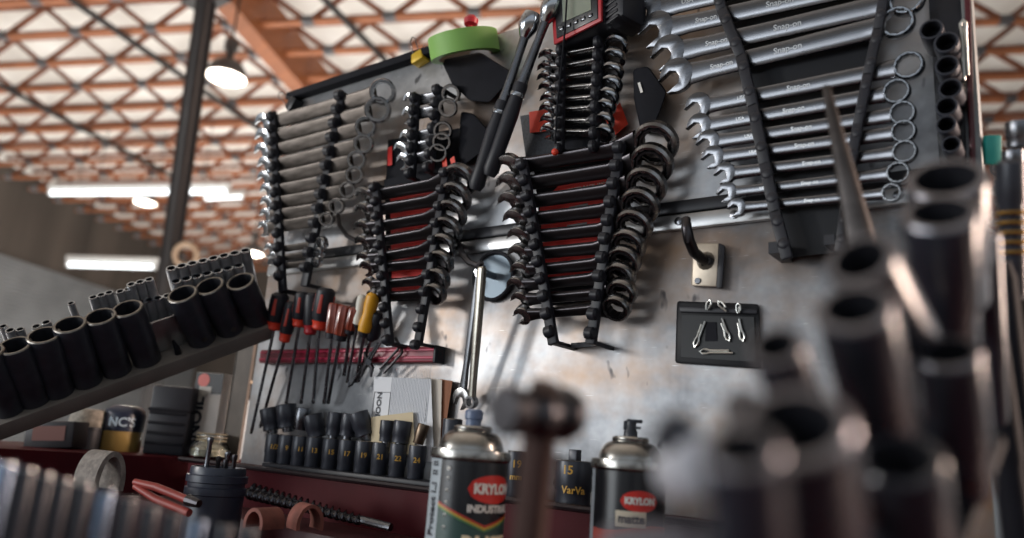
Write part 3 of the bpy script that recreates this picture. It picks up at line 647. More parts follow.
# ---------------------------------------------------------------- hanging chrome wrench, its peg hook and the round dish
peg = pan(494, 274, 0); t = thing('magnetic_dish', 'round bright steel dish with dark rim hung under the board seam', 'dish', peg)
fm = frame(pan(496, 277, 0), XR, NRM); MB().lathe([(.0001, .004), (.027, .004), (.030, .007), (.030, .001), (.027, 0), (.0001, 0)], fm, 32).build('bowl', mat('mirror_steel', '#6f7a83', 1, .5), t)
MB().ring([(.030+.0022*cos(k*pi/4), .006+.0028*sin(k*pi/4)) for k in range(8)], fm, 32).build('rubber_rim', black_plastic, t)
b = MB(); b.cyl(fm @ V((0, 0, .004)), fm @ V((0, 0, .03)), .0045, n=12); b.cyl(fm @ V((0, 0, .028)), fm @ V((0, 0, .034)), .0085, n=6); b.build('bolt', chrome, t)
hk = [pan(458,244,.004), pan(459,246,.02), pan(463,255,.045), pan(470,263,.055), pan(478,266,.056), pan(482,262,.056)]
t = tag(MB().tube(hk, .004, 10).build('peg_hook', dark_handle), 'dark curved peg hook holding the long hanging chrome wrench', 'hook')
a, c = pan(482,268,.056), pan(471.5,402,.03); d = (c-a).normalized(); m = frame(a, d, NRM); L = (c-a).length
t = thing('flare_wrench', 'long chrome wrench hanging from the peg hook down to the can nozzle', 'wrench', a)
b = MB(); b.loft([[V((L*u, y, z)) for y, z in sec(w_, th)] for u, w_, th in ((-.01, .0070, .006), (.0, .0100, .009), (.1, .0108, .009), (.5, .0102, .009), (.85, .0085, .0075), (.96, .0095, .0075))], m); b.build('handle', mat('bright_handle', '#b6b2a8', 1, .27, var=.2, scale=60), t)
b = MB(); ring_mesh(b, .0080, .0042, .0085, m @ M.Translation((L, 0, 0)), 30, False); b.build('box_ring', chrome, t)
a2, c2 = pan(478,277,.045), pan(462,398,.022); t = thing('thin_wrench', 'thin dark wrench hanging behind the long chrome one', 'wrench', a2); d = (c2-a2).normalized(); m = frame(a2, d, NRM); L = (c2-a2).length
MB().loft([[V((L*u, y, z)) for y, z in sec(w_, .005)] for u, w_ in ((0, .006), (.1, .008), (.75, .008), (.92, .011))], m).build('handle', satin, t)
MB().prism(jaw_outline(.0125), -.003, .003, m @ M.Translation((L, 0, 0)) @ M.Rotation(pi-.3, 4, 'Z'), .001).build('open_jaw', dark_chrome, t)

# ---------------------------------------------------------------- wire hook right of rack A, cup hook bracket, pouch
b = MB(); b.tube([pan(338,214,.012), pan(340,226,.02), pan(347,236,.026), pan(357,241,.028), pan(367,239,.028), pan(374,232,.026)], .0032, 10)
tag(b.build('wire_hook', dark_handle), 'dark bent wire hook between the leftmost and second wrench racks', 'hook')
hp = pan(706, 265, 0); t = thing('hook_bracket', 'bare steel plate with a dark curved hook under the seam', 'hook', hp)
quad_card(t, 'plate', [(693,243),(719,243),(717,287),(691,286)], 0, .010, mat('worn_cream_plate', '#cfc2b0', .5, .45, var=.3, scale=40), .002)
quad_card(t, 'dark_flange', [(719,243),(725,246),(722,288),(716,288)], 0, .012, black_plastic, .001)
b = MB(); b.tube([pan(686,219,.052), pan(686.5,228,.056), pan(689,240,.052), pan(694,252,.036), pan(702,259,.02), pan(708,261,.010)], [.0045,.0052,.0055,.0055,.0055,.006], 12); b.build('curved_hook', dark_handle, t)
b = MB(); b.lathe([(.010, 0), (.008, .006), (.005, .012)], frame(pan(706,261,.009), XR, NRM), 14); b.build('weld_boss', dark_chrome, t)
MB().lathe([(.0035, 0), (.003, .002)], frame(pan(698,281,.010), XR, NRM), 10).build('bolt', satin, t)
pc = pan(718, 335, 0); t = thing('zip_pouch', 'black plastic pouch of cotter pins stuck on the lower board', 'pouch', pc)
quad_card(t, 'back', [(677,301),(759,304),(761,369),(675,363)], .001, .007, mat('pouch_black', '#17181c', 0, .5, spec=.25), .0025)
quad_card(t, 'clear_window', [(682,315),(754,317),(755,362),(681,357)], .0072, .0085, mat('pouch_window', '#1a1c1f', 0, .4, spec=.25))
quad_card(t, 'zip_strip', [(679,306),(757,309),(757,314),(679,312)], .0072, .0105, black_plastic, .001)
quad_card(t, 'dark_tab', [(706,322),(716,322),(717,341),(705,341)], .0088, .0095, black_matte)
GP = 'cotter pins in the pouch'
pin_m = mat('zinc_pin', '#cfd0cc', 1, .28)
def pin(p, q, label, off=.0105, r=.0011):
    a, c = pan(*p, off), pan(*q, off); d = (c-a).normalized(); s_ = d.cross(NRM); e = .0021
    pts = [c+s_*r, a+d*.009+s_*r, a+d*.006+s_*e, a+d*.002+s_*e, a+s_*0-d*.0012, a+d*.002-s_*e, a+d*.006-s_*e, a+d*.009-s_*r, c-d*.004-s_*r]
    return tag(MB().tube(pts, r, 8).build('cotter_pin', pin_m), label, 'cotter pin', GP)
pin((695,346),(704,321), 'cotter pin with its loop down at the pouch left side')
pin((701,351.5),(733,352), 'cotter pin lying level along the pouch bottom')
pin((729,340),(721,319), 'cotter pin slanting in the middle of the pouch')
pin((743,340),(738,319), 'cotter pin at the right side of the pouch')
pin((719,302),(727,311), 'cotter pin hooked over the pouch top edge, curled one', .014)
pin((710,301),(707,310), 'cotter pin hooked over the pouch top edge, straight left one', .014)
pin((738,304),(738.5,311), 'short cotter pin end above the zip at the pouch right', .014, .0008)
# ---------------------------------------------------------------- digital meter
a, bq, c, d_ = pan(553,-14,.055), pan(607,-32,.055), pan(606,20,.055), pan(560,44,.055)
mc = (a+c)/2; m = frame(mc, (pan(606,22,.05)-pan(557,45,.05)), NRM); m = m @ M.Rotation(radians(-14), 4, 'Y')
t = thing('digital_meter', 'black digital meter with a red frame and grey display at the board top', 'meter', m)
def P2(x, y): v = m.inverted() @ V((0, 0, 0)); d = m.inverted().to_3x3() @ ray(x, y); o = m.inverted() @ CAM; k = -o.z/d.z; q = o+d*k; return (q.x, q.y)
cn = [P2(556,46), P2(604,22), P2(603,-36), P2(552,-20)]
MB().prism(cn, -.045, .000, None, .004).build('case', black_plastic, t, False)
MB().prism(cn, .0005, .0045, None, .0018).build('red_frame', red_plastic, t, False)
MB().prism([P2(560,40), P2(601,20), P2(600,-36), P2(556,-20)], .004, .0058, None, .0006).build('face', mat('meter_face', '#15171b', 0, .3), t, False)
MB().prism([P2(567,24), P2(595,12), P2(594,-12), P2(566,2)], .0055, .0066).build('display', mat('lcd_grey', '#7d8578', 0, .2, coat=.5), t, False)
for i in range(5):
    x, y = lerp(565, 594, i/4), lerp(31.5, 18.5, i/4); MB().prism([P2(x-2.2, y+1.8), P2(x+2.2, y), P2(x+2.2, y-4), P2(x-2.2, y-2)], .0055, .0078, None, .0008).build('button', satin, t, False)
b = MB()
for k in range(9): b.box((.0, 0, 0), (.018, .004, .043), M.Translation((P2(611,20)[0], P2(611, 18-k*6)[1], -.023)), .001)
b.build('ribbed_grip', black_plastic, t, False)
MB().prism([P2(603,22), P2(621,14), P2(622,-40), P2(603,-36)], -.045, -.003, None, .006).build('grip_block', black_plastic, t, False)
cord = [pan(567,-4,.066), pan(565,30,.066), pan(561,70,.06), pan(557,108,.056), pan(555,148,.05)]
t2 = thing('lanyard_cord', 'thin dark cord with a red bead hanging in front of the meter', 'cord', cord[0]); MB().tube(cord, .0011, 6).build('string', black_matte, t2); MB().ball(pan(555,152,.05), .0042, 8).build('bead', orange_red, t2)
# ---------------------------------------------------------------- green tape, binder clips, black holders along the top edge
tp = pan(464, 46, .03); ch_ = (CAM-tp); ch_.z = 0; ax = (ZUP*.88+ch_.normalized()*.50+XR*.03).normalized(); m = frame(tp, XR, ax); Rt = 35/pxm(tp); Ht = .028
t = thing('tape_roll', 'roll of green masking tape resting on the top edge of the board', 'tape', m)
MB().ring([(Rt, -Ht/2), (Rt, Ht/2), (Rt*.78, Ht/2), (Rt*.78, -Ht/2)], None, 40).build('tape', mat('green_tape', '#86b85c', 0, .55, var=.1, scale=8), t, False)
MB().ring([(Rt*.78, -Ht/2), (Rt*.78, Ht/2), (Rt*.73, Ht/2), (Rt*.73, -Ht/2)], None, 40).build('core', mat('card_core', '#8a7a66', 0, .8), t, False)
rp_ = pan(471, 22, .03); t = thing('push_knob', 'small red knob standing above the green tape roll', 'knob', rp_)
MB().lathe([(.003, -.02), (.003, -.006), (.009, -.004), (.010, .003), (.006, .008), (.002, .009)], M.Translation(rp_), 16).build('cap', red_plastic, t)
def wedge(px, o0, o1, label, bev=.004):
    c = pan(sum(p[0] for p in px)/len(px), sum(p[1] for p in px)/len(px), 0); t = thing('tool_holder', label, 'holder', c, 'black plastic holders on the board')
    quad_card(t, 'shell', px, o0, o1, black_matte, bev); return t
wedge([(441,60),(480,52),(512,72),(503,88),(489,103),(470,101),(452,84)], .002, .03, 'black plastic holder on the board just below the green tape roll')
wedge([(461,111),(474,114),(489,131),(482,152),(463,166),(458,150)], .002, .022, 'black plastic holder between the small rack and the long ratchets')
t = wedge([(633,69),(648,66),(667,92),(660,112),(650,135),(641,132),(634,100)], .002, .03, 'black plastic holder with a white stroke beside the small bright wrenches')
quad_card(t, 'white_stroke', [(637.5,83),(640,82),(643,92),(640.5,93)], .031, .032, white_ink)
def binder(px, col, label, s=1.0, rot=0):
    p = pan(*px, .008); m = frame(p, XR*cos(rot)+ZUP*sin(rot), NRM); t = thing('binder_clip', label, 'binder clip', m, 'binder clips on the board top edge'); w_ = .016*s
    MB().prism([(-w_, -.012*s), (w_, -.012*s), (w_*.8, .010*s), (-w_*.8, .010*s)], -.012*s, .012*s, None, .002).build('body', mat('clip_'+col, col, .2, .4), t, False)
    for k in (-1, 1): MB().tube([V((-w_*.5, .008*s, k*.011*s)), V((-w_*.35, .026*s, k*.015*s)), V((-w_*.5, .034*s, k*.017*s)), V((0, .042*s, k*.018*s)), V((w_*.5, .034*s, k*.017*s)), V((w_*.35, .026*s, k*.015*s)), V((w_*.5, .008*s, k*.011*s))], .0010*s, 6).build('wire_loop', satin, t, False)
binder((420,58), '#c9a51f', 'yellow binder clip on the board top edge left of the green tape', .72, .25)
binder((294,105), '#1d1e23', 'black binder clip at the upper left corner of the board', .8, .9)
# ---------------------------------------------------------------- red rail of sockets at the right edge
t = thing('socket_rail', 'dark red upright rail of small black sockets at the right edge of the board', 'socket rail', pan(955, 80, 0))
quad_card(t, 'strip', [(964,-10),(970,-12),(976,172),(970,172)], .0, .016, mat('deep_red_rail', '#4a101c', 0, .4), .001)
quad_card(t, 'black_base', [(928,-10),(961,-10),(967,172),(940,172)], .0, .008, black_plastic, .001)
GQ = 'black sockets on the red rail at the right edge'
for i, (x, y, r) in enumerate([(931,29,11),(946,42,11.5),(946.5,65,11),(950,88,11),(946.5,106,10.5),(946,124,9.5),(951,144,9)]):
    tip = pan(x, y, .045); s_ = pxm(tip); H = .037; base = tip-NRM*H
    socket('deep_socket', base, NRM, r/s_, H, ['small black socket set apart to the left at the top of the red rail'][0] if i == 0 else 'small black socket end on the red rail, %s in the straight column' % ['topmost', 'second from the top', 'third from the top', 'fourth from the top', 'fifth from the top', 'lowest'][i-1], GQ, hexr=.72, rim=black_oxide)
t = pin((963,21),(966,80), 'x', .03, .0014); tag(t, 'long cotter pin hanging along the red rail at the right edge', 'cotter pin')
# ---------------------------------------------------------------- spray cans
can_metal = mat('can_metal', '#a6a49f', 1, .24, var=.2, scale=20, rvar=.06); can_black = mat('can_black_print', '#15171c', 0, .3, var=.1)
oval_red = mat('oval_red', '#c22a20', 0, .35); nozzle_m = mat('grey_blue_nozzle', '#5f6f8c', 0, .35); nozzle_d = mat('dark_nozzle', '#262a33', 0, .4)
def can(x, rim_y, depth, R, label, nz):
    rim = dep(x, rim_y, depth); rimz = rim.z; base = V((rim.x, rim.y, FZ)); H = rimz-FZ
    d = CAM-base; ang = atan2(d.x, -d.y); m = M.Translation(base) @ M.Rotation(ang, 4, 'Z')   # local -Y faces the camera
    t = thing('spray_can', label, 'spray can', m, 'spray cans standing in the tray')
    MB().lathe([(R*.96, .0), (R*1.02, .002), (R*1.02, .006), (R*.985, .009)], None, 40).build('bottom_rim', can_metal, t, False)
    MB().lathe([(R*.985, .008), (R*.985, H-.004)], None, 56, False).build('body', can_black, t, False)
    MB().lathe([(R*.985, H-.006), (R*1.05, H-.004), (R*1.06, H-.001), (R*1.04, H+.003), (R*.97, H+.0035), (R*.90, H+.0022), (R*.86, H+.003), (R*.845, H+.006), (R*.81, H+.0100), (R*.74, H+.0140), (R*.64, H+.0170), (R*.52, H+.0185), (R*.48, H+.0188)], None, 56, False).build('dome', can_metal, t, False)
    MB().lathe([(R*.47, H+.0180), (R*.50, H+.0195), (R*.50, H+.0215), (R*.47, H+.0228), (R*.42, H+.0222), (R*.2, H+.021), (R*.001, H+.021)], None, 40, False).build('valve_cup', can_metal, t, False)
    return t, R*.985, H, m
def oval(t, R, cz, ang, a, b_, mm, ext=.0003, name='logo_oval'):
    n = 40; pts = [(a*cos(2*pi*i/n), b_*sin(2*pi*i/n)) for i in range(n)]; b = MB()
    k = 14; rows = []
    for j in range(k+1):
        xx = -a+2*a*j/k; hh = b_*sqrt(max(0, 1-(xx/a)**2)); an = ang+xx/R
        rows.append([V(((R+ext)*sin(an), -(R+ext)*cos(an), cz+hh*s)) for s in (-1, 1)])
    vs = [v for r in rows for v in r]; b.add(vs, [(2*j, 2*j+1, 2*j+3, 2*j+2) for j in range(k)]); return b.build(name, mm, t, False)
def patch(t, R, poly_fn, a0, a1, mm, ext=.0003, name='label_band', k=16):
    b = MB(); vs = []
    for j in range(k+1):
        an = lerp(a0, a1, j/k); lo, hi = poly_fn(an)
        for z in (lo, hi): vs.append(V(((R+ext)*sin(an), -(R+ext)*cos(an), z)))
    b.add(vs, [(2*j, 2*j+1, 2*j+3, 2*j+2) for j in range(k)]); return b.build(name, mm, t, False)
def ctext(t, R, s, ang, z, size, mm, bold=.0003, wide=1.0, space=1.0, name='label_text', rotv=False, ext=.0006):
    if not rotv: return text_mb(s, size, M.Rotation(ang, 4, 'Z') @ M.Translation((0, 0, z)), .0002, bend=R+ext, bold=bold, wide=wide, space=space).build(name, mm, t, False)
    mt = M.Rotation(ang, 4, 'Z') @ M.Translation((0, 0, z)) @ frame(V((0, -R-ext, 0)), V((0, 0, 1)), V((0, -1, 0)))
    return text_mb(s, size, mt, .0002, bold=bold, wide=wide).build(name, mm, t, False)
t, R, H, m = can(471, 453.5, .655, .0325, 'tall black spray can with a red oval logo, nearest the middle', 0)
patch(t, R, lambda a: (.01, H-.004), -1.5, -.80, mat('pale_blue_label', '#a9b3ba', 0, .4), name='side_panel')
ctext(t, R, 'Rust & Protect l..l  ll ll', -1.02, H-.052, .010, dark_ink, .0003, rotv=True)
for k in range(6): ctext(t, R, '*' if k else 'o', -.55, H-.012-k*.0095, .006, white_ink, .0003)
oz = H-.027; oc = .72
oval(t, R, oz, oc, .0235, .0112, oval_red)
ctext(t, R, 'KRYLON', oc+.02, oz, .0108, white_ink, .0005, .92, name='logo_text', ext=.0009)
ctext(t, R, 'INDUSTRIAL', oc-.03, H-.0425, .0080, white_ink, .0003, 1.0)
vz = lambda a: H-.0385-.0165*(a+.8)/1.3 if a < .5 else H-.0550+.010*(a-.5)
for k, col in enumerate(['#b03a2a', '#b89a3a', '#4d7d50']): patch(t, R, (lambda kk: (lambda a: (vz(a)-.0018*kk-.0016, vz(a)-.0018*kk)))(k), -.8, 1.5, mat('band_'+col, col, 0, .4), .0005, name='stripe')
patch(t, R, lambda a: (.01, vz(a)-.0058), -.8, 1.5, mat('dark_green_label', '#2f4b47', 0, .4), name='lower_label')
ctext(t, R, 'RUST',   .58, H-.0705, .0185, cream_ink, .0008, 1.0, ext=.0012)
ctext(t, R, 'TOUGH', .58, H-.092, .0185, cream_ink, .0008, .9, ext=.0012)
MB().lathe([(.0066, H+.019), (.0066, H+.028), (.0078, H+.029), (.0078, H+.035), (.006, H+.037), (.001, H+.037)], None, 16).build('nozzle', nozzle_m, t, False)
t, R, H, m = can(629.5, 464, .665, .0315, 'black spray can with a broken nozzle and orange lower band, at the right', 0)
patch(t, R, lambda a: (.01, H-.004), -1.5, -1.12, mat('pale_blue_label', '#a9b3ba'), name='side_panel')
oval(t, R, H-.029, .32, .0165, .0085, oval_red); ctext(t, R, 'KRYLON', .32, H-.029, .0074, white_ink, .0004, .9, name='logo_text', ext=.0009)
patch(t, R, lambda a: (H-.049, H-.037), -.32, .5, mat('beige_label', '#cfc6b0', 0, .5), name='finish_patch')
ctext(t, R, 'matte', .1, H-.043, .0095, dark_ink, .0003)
patch(t, R, lambda a: (.01, H-.050+.003*sin(a*2)), -1.12, 1.5, mat('orange_red_label', '#b9412b', 0, .4), name='lower_label')
b = MB(); b.lathe([(.0060, H+.020), (.0060, H+.027), (.0046, H+.030), (.0046, H+.036)], None, 14); b.build('nozzle', nozzle_d, t, False)
b = MB(); b.box((.003, 0, H+.0365), (.014, .007, .003), None, .001); b.box((-.003, 0, H+.0325), (.007, .007, .008), None, .001); b.box((.004, 0, H+.031), (.009, .006, .002)); b.build('broken_button', nozzle_d, t, False)
# ---------------------------------------------------------------- things in the till: auger bit, leather loops, canister of bits
TZ = 1.147
a, c = dep(250, 491, .93), dep(362, 520, .845); t = thing('auger_bit', 'dark spiral auger bit lying in the red tray below the ledge sockets', 'drill bit', a)
b = MB(); n = 150; Lg = (c-a).length; m = frame(a, c-a, ZUP)
rr = []
for i in range(n):
    u = i/(n-1); ph = u*2*pi*9; rad = .0105*(1-.4*u)
    rr.append([m @ V((Lg*u, cos(ph+q)*rad*k, sin(ph+q)*rad*k)) for q, k in ((0, 1), (.45, .75), (1.57, .42), (2.7, .75), (pi, 1), (3.6, .75), (4.71, .42), (5.8, .75))])
b.loft(rr); b.build('spiral', mat('dark_spiral', '#5b5a5e', 1, .22), t, ang=25)
MB().cyl(m @ V((Lg-.002, 0, 0)), m @ V((Lg+.04, 0, 0)), .0045, n=10).build('shank', satin, t)
leather = mat('pinkish_leather', '#8a5247', 0, .75, var=.35, scale=60)
def strap_loop(x, y, z, w, h, label, mm, wid, rot=0.0, grp=None, name='leather_loop'):
    p = dep(x, y, z); s_ = pxm(p); b = MB(); n = 18; R = []; th = .0035 if wid < .035 else .006
    hx = V((cos(YAW+rot), sin(YAW+rot), 0)); hy = ZUP.cross(hx)
    for i in range(n+1):
        a_ = -.25+(pi+.5)*i/n; o_ = p+hx*(cos(a_)*w/s_)+ZUP*(sin(a_)*h/s_); i_ = p+hx*(cos(a_)*(w/s_-th))+ZUP*(sin(a_)*(h/s_-th))
        R.append([o_-hy*wid/2, o_+hy*wid/2, i_+hy*wid/2, i_-hy*wid/2])
    b.loft(R); return tag(b.build(name, mm), label, 'strap', grp)
strap_loop(305, 524, .80, 14, 20, 'pinkish leather loop lying in the tray below the auger bit', leather, .03, .6, 'leather loops in the tray')
strap_loop(264, 524, .76, 13, 16, 'pinkish leather loop left of the other one near the bit canister', leather, .03, -.5, 'leather loops in the tray')
strap_loop(99, 482, .86, 17, 31, 'grey fuzzy webbing strap looped up behind the blurred front row', mat('grey_webbing', '#8f8882', 0, .9, var=.35, scale=160, bump=.6), .036, 1.1, name='webbing_strap')
p = dep(214, 500, .85); t = thing('bit_canister', 'round dark blue ribbed canister full of steel bits', 'canister', V((p.x, p.y, 1.15))); s_ = pxm(p); R = 29/s_; top = dep(214, 467, .85).z; m = M.Translation(V((p.x, p.y, 0)))
cm = mat('dark_blue_plastic', '#2b3140', 0, .35); h = top-1.147
MB().lathe([(R*.95, 1.0), (R*.97, top-.03), (R*1.02, top-.029), (R*1.02, top-.022), (R*.95, top-.021), (R*.95, top-.017), (R*1.02, top-.016), (R*1.02, top-.009), (R*.93, top-.008), (R*.93, top-.004), (R*.9, top), (R*.8, top), (R*.78, top-.01), (.001, top-.01)], m, 40).build('tub', cm, t)
GBIT = 'steel bits standing in the blue canister'
for i, (x, y, r) in enumerate([(214,438,.0026),(219,457,.0022),(225,452,.0024),(229,460,.002),(235,455,.0024),(222,463,.002)]):
    q = dep(x, y, .85); b = MB(); b.lathe([(r, top-.009), (r, q.z-.006), (r*1.35, q.z-.004), (r*1.35, q.z), (r*.6, q.z+.001)], M.Translation(V((q.x, q.y+.004*((i % 3)-1), 0))), 8)
    tag(b.build('drill_bit', satin if i in (0, 2) else dark_handle), ['tallest steel bit standing in the blue canister', 'short dark bit just right of the tallest in the canister', 'steel bit second tallest in the blue canister', 'short dark bit third from the canister right edge', 'dark bit at the right edge of the canister', 'shortest dark bit at the front of the canister'][i], 'bit', GBIT)
a, c = dep(135, 482, .82), dep(188, 500, .78); t = thing('red_handled_tool', 'red handled pliers lying in the tray left of the blue canister', 'pliers', c); d = c-a
for k in (0, 1): MB().tube([a+V((0, 0, -.004*k))+d*(.02*k), a.lerp(c, .4)+V((.004*k, 0, .002-.012*k)), c+V((.006*k, 0, -.012*k))], [.0035, .0042, .004], 12).build('handle', mat('worn_red_grip', '#93332c', 0, .5, var=.2), t)
MB().tube([c, c+d*.2], [.006, .004], 10).build('jaw', dark_handle, t)
# ---------------------------------------------------------------- things standing on the left ledge under the tilted rack
def ledge_pt(x, depth): p = dep(x, 455, depth); return V((p.x, p.y, LZ))
D1 = 1.26
def scale_at(p): return pxm(V((p.x, p.y, 1.25)))
p = ledge_pt(118, D1); s_ = scale_at(p); t = thing('glue_bottle', 'round tan bottle with a dark blue wrapped top on the left ledge', 'bottle', p, None); R = 19/s_
m = M.Translation(p) @ M.Rotation(atan2((CAM-p).x, -(CAM-p).y), 4, 'Z')
t.matrix_basis = m
MB().lathe([(R*.95, 0), (R, .003), (R, .034)], None, 28).build('body', mat('tan_bottle', '#a58a4f', 0, .4, var=.15), t, False)
MB().lathe([(R*1.01, .032), (R*1.01, .058), (R*.93, .066), (R*.7, .072), (R*.3, .074), (.001, .074)], None, 28).build('dark_wrap', mat('navy_wrap', '#20273a', 0, .3), t, False)
text_mb("NC'S", .020, M.Rotation(-.1, 4, 'Z') @ M.Translation((0, 0, .046)), .0003, bend=R*1.02, bold=.0005).build('lettering', mat('pale_blue_print', '#a7bccb', 0, .5), t, False)
p = ledge_pt(82, D1-.02); t = thing('small_tin', 'squat tin with a speckled pale lid at the left under the tilted rack', 'tin', p); s_ = scale_at(p)
MB().lathe([(18/s_, 0), (18/s_, .03), (18.5/s_, .031), (18.5/s_, .035), (16/s_, .036)], M.Translation(p), 24).build('body', mat('tin_dark', '#2f3036', .3, .4), t)
MB().lathe([(17/s_, .035), (17.5/s_, .047), (16/s_, .062), (.001, .064)], M.Translation(p), 24).build('lid', mat('speckled_lid', '#a39c90', 0, .7, var=.5, scale=120), t)
p = ledge_pt(55, D1-.06); t = thing('cardboard_box', 'small dark box with a reddish brown patch at the left under the tilted rack', 'box', p); m = frame(p, RT, ZUP)
MB().box((0, 0, .02), (.075, .05, .04), m, .002).build('carton', mat('dark_carton', '#26242a', 0, .5), t); MB().box((.0, -.0255, .022), (.05, .001, .022), m).build('brown_patch', mat('brown_patch', '#7a4f48', 0, .6), t)
p = ledge_pt(168, D1); t = thing('black_case', 'black ribbed plastic case on the left ledge beside the white carton', 'case', p); s_ = scale_at(p); m = frame(p, V((cos(YAW), sin(YAW), 0)), ZUP); w_ = 40/s_
MB().box((0, 0, .055), (w_, .05, .11), m, .004).build('case', black_plastic, t)
for k, z in enumerate((.018, .034, .05, .066)): MB().box((0, -.026, z), (w_*.92, .003, .005), m, .001).build('rib', black_matte, t)
MB().box((0, 0, .071), (w_*1.04, .054, .006), m, .002).build('hinge_band', black_matte, t)
p = ledge_pt(206, D1+.02); t = thing('product_carton', 'white carton with bold sideways lettering and a red dot on the left ledge', 'box', p); s_ = scale_at(p); hx = V((cos(YAW), sin(YAW), 0)); up = (ZUP+hx*.10).normalized()
m = frame(p+V((0, 0, .012)), hx, up) @ M.Rotation(-.25, 4, 'Z'); w_ = 31/s_; H = .125
MB().box((0, 0, H/2), (w_, .045, H), m, .001).build('carton', mat('white_carton', '#c9c3bd', 0, .6, var=.12), t)
MB().box((0, -.0228, H*.86), (w_*.99, .0006, H*.27), m).build('black_panel', mat('carton_black', '#17181d', 0, .5), t)
text_mb('SNOIL', .029, m @ M.Translation((-w_*.26, -.0232, H*.35)) @ M(((0,-1,0,0),(0,0,-1,0),(1,0,0,0),(0,0,0,1))) @ M.Rotation(pi, 4, 'Z') @ M.Rotation(pi, 4, 'Z'), .0003, bold=.0012).build('lettering', dark_ink, t)
MB().lathe([(.0001, 0), (.011, 0), (.011, .0006), (.0001, .0006)], m @ frame(V((-w_*.2, -.023, H*.9)), XR, V((0, -1, 0))), 20).build('red_dot', mat('red_dot', '#c55a50', 0, .5), t)
MB().box((-.005, -.0234, H*.76), (w_*.45, .0006, .014), m).build('pale_patch', mat('pale_patch', '#b5b1ab', 0, .6), t)
MB().box((w_*.5, 0, H+.004), (.012, .045, .004), m @ M.Rotation(.3, 4, 'Y'), .001).build('open_flap', mat('flap', '#bfae98', 0, .7), t)
glass = mat('clear_glass', '#eef2f0', 0, .05, trans=1.0)
p = ledge_pt(209, D1-.05); t = thing('glass_jar', 'small glass jar of pale contents in front of the white carton', 'jar', p); s_ = scale_at(p); R = 19/s_
MB().lathe([(R*.95, .001), (R, .004), (R, .018), (R*.8, .026), (R*.72, .028), (R*.74, .040), (R*.70, .040), (R*.68, .028), (R*.76, .024), (R*.93, .017), (R*.93, .005), (.001, .004)], M.Translation(p), 28, False).build('glass', glass, t)
MB().lathe([(R*.9, .005), (R*.9, .015), (R*.6, .019), (.001, .020)], M.Translation(p), 24).build('contents', mat('pale_beads', '#c5bda6', 0, .7, var=.4, scale=200), t)
for z in (.029, .034, .039): MB().ring([(R*.75+.001*cos(k*pi/3), z+.001*sin(k*pi/3)) for k in range(6)], M.Translation(p), 28).build('thread_ring', mat('jar_thread', '#b8ab90', .7, .35), t)
p = ledge_pt(232, D1+.06); t = thing('white_jug', 'bluish white plastic jug behind the angle-iron post', 'jug', p); s_ = scale_at(p)
MB().lathe([(20/s_, 0), (21/s_, .004), (21/s_, .065), (17/s_, .085), (8/s_, .1), (7/s_, .115), (.001, .116)], M.Translation(p), 28).build('body', mat('white_jug', '#bcc8d0', 0, .4), t)
MB().lathe([(8/s_, .108), (8/s_, .125), (.001, .126)], M.Translation(p), 16).build('cap', mat('grey_cap', '#7a8590', 0, .4), t)
# ---------------------------------------------------------------- the tilted socket rack at left
q0, q1 = dep(0, 424, .95), dep(271, 325, 1.13); u_ = (q1-q0).normalized()
acr = u_.cross(ZUP).normalized()            # across the rack, towards the camera side
if acr.dot(CAM-q0) < 0: acr = -acr
_n = acr.cross(u_); _n = _n if _n.z > 0 else -_n
acr = (acr*cos(radians(36)) - _n*sin(radians(36))).normalized()
nup = acr.cross(u_); nup = nup if nup.z > 0 else -nup
Q0 = q0-u_*.16; Lr = (q1-Q0).length; m = frame(Q0, u_, nup)    # local x along, z up from the rack, y = away
ysg = 1 if (m.to_3x3() @ V((0, 1, 0))).dot(acr) < 0 else -1
0;rk = thing('tilted_socket_rack', 'long grey steel channel rack tilted up to the right at left, carrying deep sockets', 'socket rack', m)
rack_m = mat('rack_grey_paint', '#77716b', .1, .5, var=.25, scale=15)
b = MB(); b.box((Lr/2, ysg*.045, -.002), (Lr, .09, .004), None, .001); b.build('shelf_plate', rack_m, rk, False)
b = MB(); b.box((Lr/2, 0, -.0115), (Lr, .004, .023), None, .0015); b.build('front_flange', rack_m, rk, False)
b = MB(); b.box((Lr/2, ysg*.09, .008), (Lr, .004, .03), None, .001); b.build('back_flange', rack_m, rk, False)
def onrack(x, y, back):    # point on the rack plate 'back' metres behind its front edge, along the ray through the pixel
    d = ray(x, y); n_ = (m.to_3x3() @ V((0, -ysg, 0))); o_ = m @ V((0, ysg*back, 0)); k = (o_-CAM).dot(n_)/d.dot(n_); return CAM+d*k
GX = 'deep black impact sockets on the tilted rack'
tops = [((-14,352),(12,414)),((14,345),(36,402)),((43.5,334.5),(60,393)),((69.5,324),(89,384)),((100,316),(119,375)),((127,308),(148,362)),((182,293.5),(203,343)),((209,285.5),(231,331)),((240,281),(258,322))]
for i, (tp, bt) in enumerate(tops):
    pb = onrack(*bt, .022); li = m.inverted() @ pb; base = m @ V((li.x, ysg*.022, 0)); H = ((onrack(*tp, .022))-base).length; s_ = pxm(base); hw = 14.0*lerp(1.12, 1.0, i/8)
    up = (onrack(*tp, .022)-base).normalized()
    socket('deep_socket', base, up, hw/s_, H, 'deep black impact socket, %s from the left on the tilted rack' % nth(i) if i < 6 else 'deep black impact socket on the tilted rack, %s of the three right of the gap' % ['left', 'middle', 'right'][i-6], GX, hexr=.72, hole=(1.2 if i in (6, 7) else 0))
GC2 = 'small chrome sockets standing at the back of the tilted rack'
small = []
def cluster(n, x, y, dx, dy, wd, h, back, where):
    for j in range(n): small.append((x+j*dx, y+j*dy, wd, h, back, 'small chrome socket, %s from the left %s' % (nth(j), where)))
